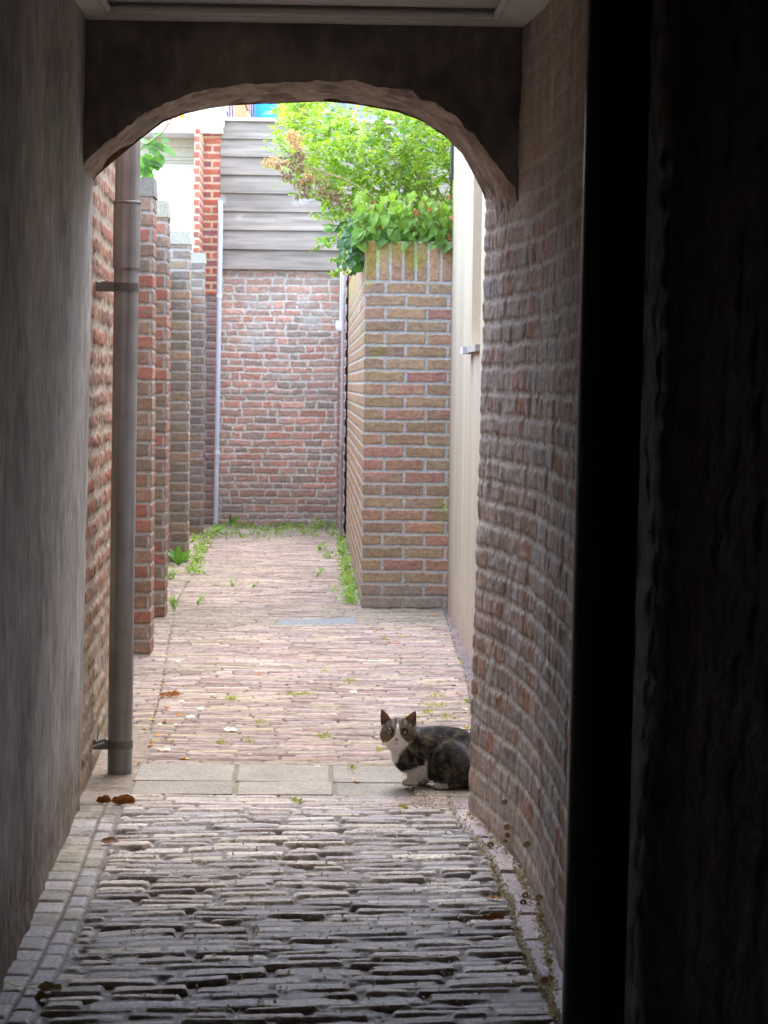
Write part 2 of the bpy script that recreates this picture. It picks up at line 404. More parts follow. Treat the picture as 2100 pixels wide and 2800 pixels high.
# slabs
mb = MB(); rs = np.random.RandomState(3)
xj = [gd(x, 1675)[0] for x in (288, 508, 715, 876)] + [.5]
for r, (ya, yb) in enumerate(((YS0 + .003, YS1 - .002), (YS1 + .002, YS2 - .003))):
    off = 0 if r else .008
    for i in range(4):
        x0, x1 = xj[i] + .0015 + off, xj[i + 1] - .0015 + off
        us = np.linspace(x0, x1, 60); vs = np.linspace(ya, yb, 60); Vg, Ug = np.meshgrid(vs, us, indexing='ij')
        d = rdist(np.minimum(Ug - x0, x1 - Ug), np.minimum(Vg - ya, yb - Vg), .008)
        z0 = rs.uniform(-.002, .003); tx = rs.uniform(-.008, .008)
        z = -.03 + (.03 + z0) * ss(-.002, .003, d + .002 * fbm(Ug * 50, Vg * 50, 5, 3)) + tx * (Ug - x0) + .0012 * fbm(Ug * 60, Vg * 60, 6, 3)
        c = A3((.29, .26, .21)) * (1 + rs.uniform(-.15, .08)) * (1 + .45 * fbm(Ug * 120, Vg * 120, 8, 2) + .4 * fbm(Ug * 9, Vg * 9, 9, 3))[..., None]
        c = lerp(A3((.2, .18, .12)), c, ss(.0, .01, d))
        mb.grid(np.stack([Ug, Vg, z], -1), c, True)
mb.build('paving_slabs', M_slab, kind='structure')
# grey stone strip
a, b = gd(592, 1352), gd(772, 1350); a2, b2 = gd(600, 1340), gd(772, 1334)
mb = MB(); us = np.linspace(0, 1, 60); vs = np.linspace(0, 1, 14); Vg, Ug = np.meshgrid(vs, us, indexing='ij')
P0 = lerp(A3(a) * 1.0, A3(b), Ug); P1 = lerp(A3(a2), A3(b2), Ug); P = P0 * (1 - Vg[..., None]) + P1 * Vg[..., None]
e = np.minimum(np.minimum(Ug, 1 - Ug) * 6, np.minimum(Vg, 1 - Vg)); P[..., 2] = -.01 + .016 * ss(0, .12, e) + .001 * fbm(Ug * 30, Vg * 9, 2, 3)
mb.grid(P, A3((.2, .21, .205)) * (1 + .3 * fbm(Ug * 30, Vg * 6, 3, 3))[..., None], True)
o = mb.build('stone_strip', M_slab); o['label'] = 'long grey stone strip set into the brick paving before the garden wall corner'; o['category'] = 'stone strip'

# ================================================================== passage
# right wall of the passage: weathered brick with remains of limewash
top_z = 2.16
def rw_sheet():
    ys = np.arange(YJ, 3.9, -.0065); zs = np.arange(-.02, top_z + .006, .0055)
    Vz, Uy = np.meshgrid(zs, ys, indexing='ij')
    bx = rwx(Uy); 
    U = Uy; pal = A3((1.55, 1.35, 1.15)) * A3([(.22, .145, .12), (.21, .17, .155), (.17, .145, .135), (.23, .19, .17), (.26, .15, .11), (.2, .175, .165)])
    rows = rows_upto(2.3, .0635, .12, 31)
    Vw = Vz + .012 * fbm(U * 1.2, Vz * 1.2, 35, 2)
    h, c = brick_field(U, Vw, rows, pal, (.56, .51, .44), joint=.014, depth=.003, edge=.003, rough=.002, wob=.005, L=.2, seed=33, wj=.18, mixh=.35, chip=.007, hvar=.002)
    h = h + .0035 * fbm(U * 14, Vz * 9, 36, 4) + .0032 * fbm(U * 55, Vz * 14, 34, 3) + .008 * np.minimum(0, fbm(U * 22, Vz * 12, 37, 3) + .05) * 2 + .007 * fbm(U * 1.1, Vz * .9, 38, 2)
    wash = ss(-.10, .08, fbm(U * 9, Vz * 7, 39, 4) + .12 * ss(1.9, 1.2, Vz) * ss(.3, .9, Vz) - .02)
    c = lerp(c, A3((.52, .5, .48)) * (1 + .5 * fbm(U * 30, Vz * 20, 40, 3))[..., None], wash * .55)
    # plaster skim in the upper part and at the foot
    pl = np.maximum(ss(1.35, 1.9, Vz + .5 * fbm(U * 3, Vz * 2, 43, 3)), ss(.22, .05, Vz + .1 * fbm(U * 4, Vz * 3, 44, 3)))
    c = lerp(c, A3((.52, .44, .37)) * (1 + .8 * fbm(U * 14, Vz * 9, 45, 4))[..., None], pl * .75)
    h = h * (1 - .35 * pl) + .006 * fbm(U * 12, Vz * 8, 46, 4) * pl
    spots = ss(.33, .38, vn(U * 28, Vz * 28, 92)) * 0
    lean = .028 * Vz / 2.0 
    x = bx + lean - h
    x[:, 0] += .012
    return np.stack([x, Uy, Vz], -1), c
pos, c = rw_sheet()
mb = MB(); mb.grid(pos, c, True, flip=True)
# return at the far corner
e = pos[:, 0]; k = np.linspace(0, 1, 12)
ret = e[:, None, :] + A3((.35, 0, 0)) * k[None, :, None] + A3((0, 1, 0)) * (.012 * np.sin(k * 3.1) )[None, :, None]
mb.grid(ret, np.repeat(c[:, :1], 12, 1), True)
mb.box(.58, 3.0, 3.9, YJ - .02, -.1, 3.0, (.3, .22, .18))
right_wall = mb.build('brick_wall', M_brick)
right_wall['label'] = 'pitted old brick passage wall with worn whitewash, beside the cat'; right_wall['category'] = 'wall'
# continuation towards the viewer, passage shade put into its near-black colour
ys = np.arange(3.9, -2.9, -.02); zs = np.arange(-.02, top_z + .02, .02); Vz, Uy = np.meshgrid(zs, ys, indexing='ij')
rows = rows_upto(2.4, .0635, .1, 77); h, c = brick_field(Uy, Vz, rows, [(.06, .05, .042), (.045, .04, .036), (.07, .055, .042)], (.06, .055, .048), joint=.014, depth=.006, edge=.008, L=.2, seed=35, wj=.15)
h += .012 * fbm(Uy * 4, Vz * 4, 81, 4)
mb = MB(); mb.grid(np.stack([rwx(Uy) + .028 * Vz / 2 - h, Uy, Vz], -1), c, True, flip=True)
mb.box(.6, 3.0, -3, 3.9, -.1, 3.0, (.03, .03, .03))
o = mb.build('shade_toned_wall', M_shade_wall); o['label'] = 'nearly black rough wall at the right edge behind the black drainpipe'; o['category'] = 'wall'

# left wall: grey-brown plaster
Lx0 = lambda Y: lwx(Y)
ys = np.concatenate([np.arange(-2.9, 4.2, .05), np.arange(4.2, YJ - .02, .008), [YJ - .02]]); zs = np.arange(-.02, top_z + .008, .008)
Vz, Uy = np.meshgrid(zs, ys, indexing='ij')
h = .012 * fbm(Uy * 2.2, Vz * 1.2, 101, 4) + .0045 * fbm(Uy * 14, Vz * 9, 102, 4)
ero = ss(.32, .05, Vz + .2 * fbm(Uy * 5, Vz * 3, 103, 3))
h = h - .012 * ero * (.6 + fbm(Uy * 16, Vz * 16, 104, 4))
c = A3((.40, .385, .37)) * (1 + 1.0 * fbm(Uy * 4, Vz * 2.6, 105, 5) + .7 * fbm(Uy * 14, Vz * 14, 109, 4) + .3 * fbm(Uy * 30, Vz * 14, 106, 3))[..., None]
c = lerp(c, A3((.5, .46, .42)), ss(.05, .3, fbm(Uy * 3, Vz * 1.0, 107, 3)) * .6)
c = lerp(c, A3((.2, .14, .1)) * (1 + fbm(Uy * 30, Vz * 30, 108, 3))[..., None], ero * .6)
lean = .03 * Vz / 2.0 * ss(4.5, 5.94, Uy)
x = Lx0(Uy) + h + lean
mb = MB(); mb.grid(np.stack([x, Uy, Vz], -1), c, True)
edge = np.stack([x[:, -1], Uy[:, -1], Vz[:, -1]], -1); k = np.linspace(0, 1, 6)
mb.grid(edge[:, None, :] + A3((-.03, .018, 0)) * k[None, :, None], np.repeat(c[:, -1:], 6, 1), True)
mb.box(-3, -.72, -3, YJ - .02, -.1, 3.0, (.2, .17, .15))
o = mb.build('plastered_wall', M_plaster); o['label'] = 'grey-brown plastered passage wall down the left side'; o['category'] = 'wall'
# left brick building outside the passage
YLb = 8.25
ys = np.arange(YJ - .01, YLb, .008); zs = np.arange(-.02, 2.9, .0065); Vz, Uy = np.meshgrid(zs, ys, indexing='ij')
rows = rows_upto(3.8, .0667, .1, 51)
h, c = brick_field(Uy, Vz, rows, [(.3, .12, .07), (.26, .12, .08), (.31, .16, .1), (.24, .14, .1)], (.36, .3, .23), joint=.024, depth=.003, edge=.005, rough=.003, wob=.010, L=.21, seed=52, wj=.15, mixh=.3, chip=.011, hvar=.006)
h += .006 * fbm(Uy * 6, Vz * 5, 53, 4)
low = ss(.75, .2, Vz + .4 * fbm(Uy * 5, Vz * 3, 54, 3)); c = lerp(c, A3((.33, .28, .21)) * (1 + .8 * fbm(Uy * 20, Vz * 10, 55, 4))[..., None], low * .75)
mb = MB(); mb.grid(np.stack([Lx0(Uy) - .012 + h, Uy, Vz], -1), c, True)
mb.box(-3, -.70, YJ - .02, YLb - .005, -.1, 2.9, (.4, .3, .22))
o = mb.build('brick_building', M_brick); o['label'] = 'worn orange brick house wall with crumbling mortar behind the zinc drainpipe'; o['category'] = 'building'

# ---- arch
nearp = [(150, 372), (183, 352), (200, 335), (225, 316), (250, 300), (300, 258), (350, 232), (400, 208), (450, 192), (500, 183), (560, 178), (620, 180), (700, 178), (760, 181), (830, 192), (880, 203), (930, 222), (975, 250), (1010, 285), (1050, 332), (1082, 370), (1110, 420), (1130, 480)]
farp = [(170, 440), (205, 380), (225, 362), (245, 345), (300, 300), (350, 262), (400, 243), (450, 232), (490, 226), (560, 222), (620, 220), (700, 217), (760, 222), (800, 228), (860, 240), (910, 258), (960, 290), (1000, 330), (1025, 375), (1045, 415), (1058, 455), (1062, 500), (1075, 600)]
def resamp(p, n):
    p = np.array(p, float); s = np.concatenate([[0], np.cumsum(np.hypot(*np.diff(p, axis=0).T))]); t = np.linspace(0, s[-1], n)
    return np.stack([np.interp(t, s, p[:, 0]), np.interp(t, s, p[:, 1])], -1)
NP = np.array([yd(x, y, YF) for x, y in resamp(nearp, 300)]); FP = np.array([yd(x, y, YJ - .03) for x, y in resamp(farp, 300)])
k = np.linspace(0, 1, 60)
P = NP[:, None, :] * (1 - k[None, :, None]) + FP[:, None, :] * k[None, :, None]
s = np.linspace(0, 1.6, 300)[:, None] + 0 * k[None, :]; kk = k[None, :] * .43 + 0 * s
ctr = A3((-.1, 0, 1.3)); dirv = P - ctr; dirv[..., 1] = 0; dirv /= np.linalg.norm(dirv, axis=-1, keepdims=True)
rows = rows_upto(2, .07, .1, 5)
h = .014 * fbm(s * 5, kk * 5, 201, 4) + .007 * fbm(s * 22, kk * 9, 202, 4) + .008 * fbm(s * 30, kk * 60, 209, 3)
h += .012 * np.minimum(0, fbm(s * 12, kk * 10, 203, 3)) * 3
h += .013 * fbm(s * 40, s * 3, 211, 4) * (np.exp(-(kk / .05) ** 2) + .6 * np.exp(-((.43 - kk) / .05) ** 2))
P2 = P - dirv * h[..., None] * .8
cS = A3((.38, .305, .25)) * (1 + 1.1 * fbm(s * 12, kk * 8, 204, 4))[..., None]
cS = lerp(cS, A3((.17, .11, .08)), ss(.1, .25, fbm(s * 20, kk * 10, 205, 3)) * .7)
root = empty('archway', (-.1, YF, 2.0), 'low segmental plastered arch spanning the passage over the cat', 'archway')
mb = MB(); mb.grid(P2, cS, True)
mb.build('soffit', M_plaster, root)
# face: strip from near arch edge up to the ceiling
ZT = 2.20
n = 300; kf = np.linspace(0, 1, 60)
top = NP.copy(); top[:, 2] = ZT; top[:, 0] = NP[:, 0]
base = P2[:, 0, :].copy(); base[:, 2] -= .0
Fp = base[:, None, :] * (1 - kf[None, :, None]) + top[:, None, :] * kf[None, :, None]
U2 = Fp[..., 0]; V2 = Fp[..., 2]; Fp[..., 1] = YF + .010 * fbm(U2 * 8, V2 * 8, 206, 4) * ss(0, .1, kf)[None, :] + .003 * fbm(U2 * 60, V2 * 60, 207, 3) + (1 - ss(0, .06, kf))[None, :] * (P2[:, 0, 1] - YF)[:, None]
cF = A3((.25, .22, .195)) * (1 + 1.8 * fbm(U2 * 4, V2 * 5, 208, 4))[..., None]
cF = lerp(cF, A3((.33, .28, .24)), ss(.16, .4, fbm(U2 * 14, V2 * 14, 210, 4)) * .6)
mb = MB(); mb.grid(Fp, cF, True, flip=True)
mb.build('arch_face', M_plaster, root)
# building over the passage (front above the far side of the arch)
mb = MB(); FPo = FP.copy(); topf = FP.copy(); topf[:, 2] = 2.6
mb.grid(np.stack([FPo + A3((0, .028, 0)), topf + A3((0, .028, 0))], 1), (.38, .2, .13), False)
mb.box(-3, 3, -3, YJ - .004, 2.205, 3.05, (.38, .2, .13))
o = mb.build('passage_building', M_brick); o['label'] = 'upper storey of the house built over the passage, above the arch'; o['category'] = 'building'

# ---- ceiling: painted boarded panel with a moulded border
zc = yd(640, 50.5, YF)[2]
cx0, cx1 = yd(184, 46, YF)[0] - .12, yd(1108, 55, YF)[0] + .12
yi = gd(600, 38, zc)[1]; xi0, xi1 = yd(226, 38, yi)[0], yd(1078, 42, yi)[0]
root = empty('ceiling_panel', (-.1, 5.4, zc), 'grey-white painted ceiling panel with moulded border just before the arch', 'ceiling')
mb = MB(); C = (.78, .77, .74)
mb.box(cx0, cx1, yi, YF + .012, zc, zc + .03, C); mb.box(cx0, xi0, 4.75, yi - .001, zc, zc + .03, C); mb.box(xi1, cx1, 4.75, yi - .001, zc, zc + .03, C); mb.box(cx0, cx1, 4.6, 4.749, zc, zc + .03, C)
mb.build('border', M_paint, root)
mb = MB(); mb.box(xi0 - .01, xi1 + .01, 4.6, yi + .01, zc + .0305, zc + .05, (.68, .67, .64))
mb.tube([(xi0 - .005, yi - .008, zc + .012), (xi1 + .005, yi - .008, zc + .012)], .010, C)
mb.tube([(xi0 + .008, yi - .008, zc + .012), (xi0 + .008, 4.75, zc + .012)], .010, C)
mb.tube([(xi1 - .008, yi - .008, zc + .012), (xi1 - .008, 4.75, zc + .012)], .010, C)
mb.build('panel', M_paint, root)
mb = MB(); mb.box(-.9, .95, -3, 4.6, zc, zc + .06, (.1, .09, .08)); mb.box(-.9, .95, -3, -2.8, -.1, zc, (.05, .05, .05))
o = mb.build('passage_ceiling', M_plaster, kind='structure')

# ---- black drainpipe, right foreground
YP = 3.45
pa, pb = yd(1211, 2300, YP), yd(1272, -60, YP); r = .0485
zA = -.03; 
def pos_at(z):
    t = (z - pa[2]) / (pb[2] - pa[2]); return (pa[0] + (pb[0] - pa[0]) * t + r, YP, z)
root = empty('drainpipe', pos_at(0), 'thick black drainpipe standing in the dark right foreground', 'drainpipe')
mb = MB(); mb.tube([pos_at(-.03), pos_at(2.14)], r, (.03, .034, .044), 40)
mb.build('pipe', M_black, root)
mb = MB(); c0 = pos_at(1.98); mb.tube([(c0[0], c0[1], 1.95), (c0[0], c0[1], 1.96), (c0[0], c0[1], 2.0), (c0[0], c0[1], 2.01)], [r + .001, r + .006, r + .006, r + .001], (.03, .034, .044), 40)
mb.build('collar', M_black, root)

# ================================================================== zinc drainpipe, left
yb = gd(258, 1668)[1] ; bl, br = gd(232, 1668), gd(285, 1668); tl, tr = yd(248, 300, yb), yd(305, 300, yb)
ra = (br[0] - bl[0]) / 2; cxb, cxt = (bl[0] + br[0]) / 2, (tl[0] + tr[0]) / 2
zt = 2.9; zj = yd(270, 437, yb)[2]
def zp(z): 
    t = z / tl[2]; return (cxb + (cxt - cxb) * t, yb + .0, z)
root = empty('drainpipe', zp(0), 'dull grey zinc drainpipe at the left, standing on the dirt beside the brick wall', 'drainpipe')
def colpipe(n, seg): return None
def metal_tube(mb, z0, z1, r0, n=60):
    zs = np.linspace(z0, z1, n); a = np.linspace(0, 2 * np.pi, 40, endpoint=False); Z, Aa = np.meshgrid(zs, a, indexing='ij')
    ctr = np.array([zp(z) for z in zs]); pos = np.stack([ctr[:, None, 0] + r0 * np.cos(Aa), ctr[:, None, 1] + r0 * np.sin(Aa), Z], -1)
    st = fbm(Aa * 3, Z * 1.4, 301, 4); c = A3((.33, .35, .365)) * (1 + 1.1 * st)[..., None]
    c = lerp(c, A3((.17, .14, .12)), ss(.9, .2, Z) * .45)
    mb.grid(pos, c, True, wrap=True)
mb = MB(); metal_tube(mb, -.02, zt, ra); mb.build('pipe', M_metal, root)
mb = MB(); metal_tube(mb, zj - .2, zj, ra + .004, 20); c0 = zp(zj)
mb.tube([zp(zj - .006), zp(zj), zp(zj + .004)], [ra + .005, ra + .007, ra + .001], (.2, .2, .19), 40)
mb.build('collar', M_metal, root)
for zz, big in ((yd(240, 620, yb)[2], 0), (yd(225, 1605, yb)[2] - .002, 1)):
    mb = MB(); c0 = zp(zz); wx = float(lwx(yb)) - .01
    mb.box(wx, c0[0] - ra + .006, yb - .02, yb - .016, zz - .015, zz + .015, (.2, .2, .2))
    mb.tube([(c0[0], c0[1], zz - .012), (c0[0], c0[1], zz + .012)], ra + .0025, (.15, .15, .145), 40)
    mb.tube([(wx + .01, yb - .03, zz + .012), (wx + .04, yb - .03, zz + .02)], .0025, (.6, .62, .62), 8)
    if big: mb.tube([(wx, yb - .032, zz - .004), (wx + .035, yb - .032, zz + .008)], .003, (.62, .64, .64), 8); mb.tube([(wx + .015, yb - .03, zz + .012), (wx + .017, yb - .03, zz + .045)], .002, (.5, .52, .52), 8)
    mb.build('bracket', M_metal, root)

# ================================================================== left garden wall with piers
palB = [(.26, .165, .11), (.24, .17, .115), (.3, .15, .1), (.22, .165, .12), (.28, .19, .13), (.33, .14, .1)]
palD = [(.24, .18, .13), (.2, .16, .12), (.27, .19, .12), (.22, .17, .14), (.3, .19, .12)]
mortL = (.33, .30, .26)
PA, PB, PC, PD = gd(325, 1415), gd(356, 1335), gd(405, 1215), gd(438, 1155)
ZTP = [yd(320, 381, PA[1])[2], yd(360, 432, PB[1])[2], yd(390, 499, PC[1])[2], yd(428, 545, PD[1])[2]]
print('piers', PA, PB, PC, PD, ZTP)
root = empty('garden_wall', (PA[0] - .2, PA[1], 0), 'brick garden wall with four stone-capped piers along the left of the alley', 'garden wall')
for i, (p, zt_) in enumerate(zip((PA, PB, PC, PD), ZTP)):
    rows = rows_upto(3, .0667)
    mb = MB(); res = (.0035, .0035, .01) if i < 2 else (.006, .006, .012)
    cap = .085
    brick_box(mb, p[0] - .34, p[0], p[1], p[1] + .22, -.02, zt_ - cap, 'FR', res, rows, palB if i in (0, 1) else palD, mortL, seed=400 + i, joint=.012, depth=.004, edge=.003, L=.222, rough=.001, hvar=.001)
    q = mb.build('pier', M_brick, root)
    mb = MB(); o_ = .004
    us = np.linspace(0, .34 + o_, 60); zs = np.linspace(zt_ - cap, zt_, 20)
    mb.hexa([(p[0] - .35, p[1] - o_, zt_ - cap), (p[0] + o_, p[1] - o_, zt_ - cap), (p[0] + o_, p[1] + .23, zt_ - cap), (p[0] - .35, p[1] + .23, zt_ - cap)],
            [(p[0] - .35, p[1] - o_ + .004, zt_), (p[0] + o_ - .006, p[1] - o_ + .004, zt_ - .004), (p[0] + o_ - .006, p[1] + .22, zt_), (p[0] - .35, p[1] + .22, zt_)], (.35, .33, .26) if i else (.2, .19, .165))
    mb.build('cap', M_slab, q)
for (a, b) in ((PA, PB), (PB, PC), (PC, PD)):
    mb = MB(); x0 = a[0] - .12; x1 = b[0] - .12; y0 = a[1] + .2; y1 = b[1] + .02; rows = rows_upto(3, .0667)
    L_ = y1 - y0; dx = (x1 - x0) / L_
    ys = np.linspace(0, L_, int(L_ / .02)); zs = np.arange(-.02, 1.92, .006); Vz, Uy = np.meshgrid(zs, ys, indexing='ij')
    h, c = brick_field(Uy, Vz, rows, palB, mortL, seed=int(a[1] * 10), joint=.012, depth=.007)
    mb.grid(np.stack([x0 + dx * Uy + h, y0 + Uy, Vz], -1), c, True)
    mb.hexa([(x0 - .2, y0, -.02), (x0 - .02, y0, -.02), (x1 - .02, y1, -.02), (x1 - .2, y1, -.02)], [(x0 - .2, y0, 1.92), (x0 - .008, y0, 1.92), (x1 - .008, y1, 1.92), (x1 - .2, y1, 1.92)], mortL)
    mb.build('wall_panel', M_brick, root)
mb = MB(); rows = rows_upto(3, .0667)
brick_box(mb, -1.1, PA[0] - .12, YLb, PA[1] + .01, -.02, 1.92, 'R', (.01, .006, .015), rows, palB, mortL, seed=433, joint=.012, depth=.007)
mb.build('wall_panel', M_brick, root)

# ================================================================== garden corner wall (right)
KF = gd(780, 1314); KR = gd(966, 1313); KB = gd(745, 1166)
yK = KF[1]; xK = KF[0]; xKr = cwx(yK) - .0
zK = yd(880, 521, yK)[2]; print('corner', KF, KR, KB, zK)
palK = [(.31, .225, .14), (.33, .21, .14), (.29, .225, .14), (.34, .195, .15), (.27, .2, .145), (.33, .25, .16), (.3, .23, .15)]
palK = [tuple(A3(q) * A3((1.08, .98, .93))) for q in palK]
mortK = (.39, .375, .34)
ch = (zK - .215 - .0) / 26.0
root = empty('garden_wall', (xK, yK, 0), 'high brick garden wall corner with a soldier course, ivy spilling over its top', 'garden wall')
rowsK = rows_upto(zK - .2151, ch); zs0 = rowsK[-1]
mb = MB()
def Ffield(sd, off, soldier=True, long=False):
    def f(U, V):
        h, c = brick_field(U + off, V, rowsK, palK, mortK, seed=sd, joint=.013, depth=.004, edge=.003, rough=.0015, wob=.003, L=.222, chip=.004, moss=.0, hvar=.001)
        if soldier:
            rsl = np.array([zs0, zK + .001])
            h2, c2 = brick_field(U + off, np.clip(V, zs0, zK), rsl, palK, mortK, seed=sd + 3, joint=.013, depth=.004, edge=.003, rough=.0015, wob=.004, L=.067, chip=.004, hvar=.001)
            mk = V > zs0; h = np.where(mk, h2, h); c = np.where(mk[..., None], c2, c)
        g = ss(.1, .32, fbm(U * 3.2, V * 3.6, sd + 91, 4) + .16 * ss(1.2, 1.9, V)) 
        c = lerp(c, c * A3((.8, .95, .35)) + A3((.03, .05, 0)), g * .75)
        gb = ss(.2, .0, V + .12 * fbm(U * 8, V * 6, sd + 92, 3)); c = lerp(c, A3((.3, .26, .21)) * (1 + .5 * fbm(U * 30, V * 30, sd + 93, 3))[..., None], gb * .8)
        return h, c
    def edge(v):
        dv = np.minimum.reduce([np.abs(v - r) for r in rowsK] + [np.abs(v - zK)])
        return -.004 + .004 * ss(0, .003, dv - .0065)
    f.edge = edge; return f
sheet(mb, (xK, yK, 0), (1, 0, 0), (0, 0, 1), (0, -1, 0), xKr - xK, zK, .003, .003, Ffield(501, 0), e0=(-1, 0, 0))
sheet(mb, (xK, yK, 0), (0, 1, 0), (0, 0, 1), (-1, 0, 0), KB[1] - yK, zK, .015, .004, Ffield(511, .11), flip=True, e0=(0, -1, 0))
mb.box(xK + .02, xKr, yK + .02, yK + .22, -.02, zK - .01, mortK); mb.box(xK + .02, xK + .2, yK + .22, KB[1], -.02, zK - .01, mortK)
mb.build('wall', M_brick, root)
mb = MB(); mb.box(xK + .19, 1.8, yK + .21, 18.9, 1.2, zK - .06, (.08, .06, .045))
mb.build('planting_soil', M_soil, root)
# low wall further on + its white pipes
palR = [(.36, .19, .14), (.33, .17, .13), (.4, .2, .14), (.3, .2, .16)]
root2 = empty('side_wall', (KB[0], KB[1], 0), 'short dark red brick wall at the far right corner of the alley', 'wall')
xs_ = KB[0] - .012; LL = 19.15 - KB[1]; mb = MB()
def sf(U, V): return brick_field(U, V, rows_upto(3.5, .0667), palR, (.45, .42, .38), seed=521, joint=.012, depth=.007)
sheet(mb, (xs_ - .0, KB[1], 0), (-.02, 1, 0), (0, 0, 1), (-1, 0, 0), LL, 2.15, .02, .006, sf, flip=True)
mb.box(xs_ + .02, xs_ + .25, KB[1] + .01, 19.15, -.02, 2.15, (.36, .2, .15))
mb.build('wall', M_brick, root2)
yq = KB[1] - .02; pq0, pq1 = gd(744.5, 1166), yd(742, 600, yq)
root3 = empty('drainpipe', (pq0[0] - .015, yq, 0), 'slim pale grey drainpipe at the far end of the garden wall', 'drainpipe')
zq = yd(742, 960, yq)[2]
mb = MB(); xq = xK - .022
mb.tube([(xs_ - .022, yq, zq), (xs_ - .022, yq, 2.05)], .011, (.4, .4, .4), 12); mb.build('pipe', M_paint, root3)
mb = MB(); mb.tube([(xs_ - .022, yq, 0), (xs_ - .022, yq, zq)], .012, (.3, .3, .3), 12); mb.build('lower_pipe', M_metal, root3)
zb = yd(735, 702, 18.2)[2]; xb_ = yd(733, 702, 18.2)[0]
root4 = empty('conduit_box', (xb_, 18.2, zb), 'small white junction box with thin pipes running up, far right corner', 'junction box')
mb = MB(); mb.box(xb_ - .03, xs_ + .01, 18.15, 18.24, zb - .03, zb + .035, (.75, .73, .68)); mb.box(xb_ - .02, xs_ + .01, 18.12, 18.149, zb - .045, zb - .02, (.7, .68, .64)); mb.build('box', M_paint, root4)
for k_ in (0, .03):
    mb = MB(); mb.tube([(xb_ + .01 + k_, 18.2, zb + .035), (xb_ + .01 + k_, 18.2, 2.2)], .009, (.7, .65, .62), 8); mb.build('conduit', M_paint, root4)

# ================================================================== rear wall + timber
YR = gd(600, 1134)[1]; print('YR', YR)
zTb = yd(600, 583, YR)[2]; zTt = yd(600, 256, YR)[2]
rows = rows_upto(zTb + .1, .0615, .16, 61)
def rf(U, V):
    Vw = V + .012 * fbm(U * 2.5, V * 2, 62, 3)
    pal = A3((1.45, 1.35, 1.2)) * A3([(.34, .19, .145), (.31, .2, .16), (.38, .2, .15), (.27, .2, .165), (.3, .22, .185), (.36, .23, .19), (.24, .2, .17), (.4, .24, .19)])
    h, c = brick_field(U, Vw, rows, pal, (.6, .54, .44), seed=63, joint=.013, depth=.0055, edge=.004, rough=.003, wob=.008, L=.185, wj=.25, mixh=.4, chip=.008, hvar=.003)
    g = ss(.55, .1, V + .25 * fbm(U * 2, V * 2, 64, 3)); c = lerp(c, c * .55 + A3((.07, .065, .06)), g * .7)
    w = ss(.02, .2, fbm(U * 4, V * 7, 65, 4) - .25 * np.abs(V - 1.55)); c = lerp(c, A3((.5, .46, .38)) * (1 + .5 * fbm(U * 30, V * 30, 66, 3))[..., None], w * .8)
    rowg = (V > 1.08) & (V < 1.14); c = lerp(c, A3((.3, .28, .22)), rowg * .45)
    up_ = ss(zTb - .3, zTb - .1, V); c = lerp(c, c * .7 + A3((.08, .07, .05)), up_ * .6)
    return h, c
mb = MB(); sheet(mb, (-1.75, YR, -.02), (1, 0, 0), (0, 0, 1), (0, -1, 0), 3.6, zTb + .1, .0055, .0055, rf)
mb.box(-1.75, 1.85, YR + .03, YR + .3, -.02, zTb + .1, (.35, .3, .25))
o = mb.build('rear_wall', M_brick); o['label'] = 'rough old brick wall closing the far end of the alley, under the timber boards'; o['category'] = 'wall'
root = empty('timber_fence', (0, YR, zTb), 'weathered grey timber boarding above the rear brick wall', 'timber fence')
bd = [zTb + (zTt - .03 - zTb) * t for t in (0, .135, .266, .392, .515, .638, .76, .88, 1.0)]
xT0 = yd(476, 400, YR)[0]; xT1 = 1.85
mb = MB(); rs = np.random.RandomState(9)
for i in range(8):
    z0, z1 = bd[i], bd[i + 1] + .012
    us = np.linspace(xT0, xT1, 400); vs = np.linspace(0, 1, 14); Vg, Ug = np.meshgrid(vs, us, indexing='ij')
    zz = z0 + (z1 - z0) * Vg + .002 * fbm(Ug * 2, Vg * 0 + i, 71, 2); yy = YR - .050 + .024 * Vg + .002 * fbm(Ug * 3, zz * 60, 72, 3)
    t = rs.uniform(-.1, .1)
    c = A3((.31, .26, .205)) * (1 + 1.3 * t + .6 * fbm(Ug * 2.2, zz * 90, 73, 4) + .3 * fbm(Ug * 5, zz * 9, 74, 3))[..., None]
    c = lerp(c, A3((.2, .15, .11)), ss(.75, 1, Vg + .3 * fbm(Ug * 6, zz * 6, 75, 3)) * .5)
    c = lerp(c, A3((.45, .43, .38)) * (1 + .4 * fbm(Ug * 40, zz * 40, 76, 3))[..., None], ss(.12, .28, fbm(Ug * 5, zz * 7, 77, 4)) * (i in (0, 1, 2, 3)) * .75)
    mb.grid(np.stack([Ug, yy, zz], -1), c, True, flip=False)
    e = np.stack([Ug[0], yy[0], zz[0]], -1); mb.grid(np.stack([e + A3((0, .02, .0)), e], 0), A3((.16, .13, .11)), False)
mb.box(xT0 + .005, xT1, YR - .02, YR + .04, zTb + .012, zTt - .03, (.2, .17, .14))
mb.build('boards', M_wood, root)
mb = MB(); mb.box(xT0 - .002, xT1, YR - .06, YR + .06, zTt - .032, zTt, (.42, .38, .33)); mb.build('cap_rail', M_wood, root)

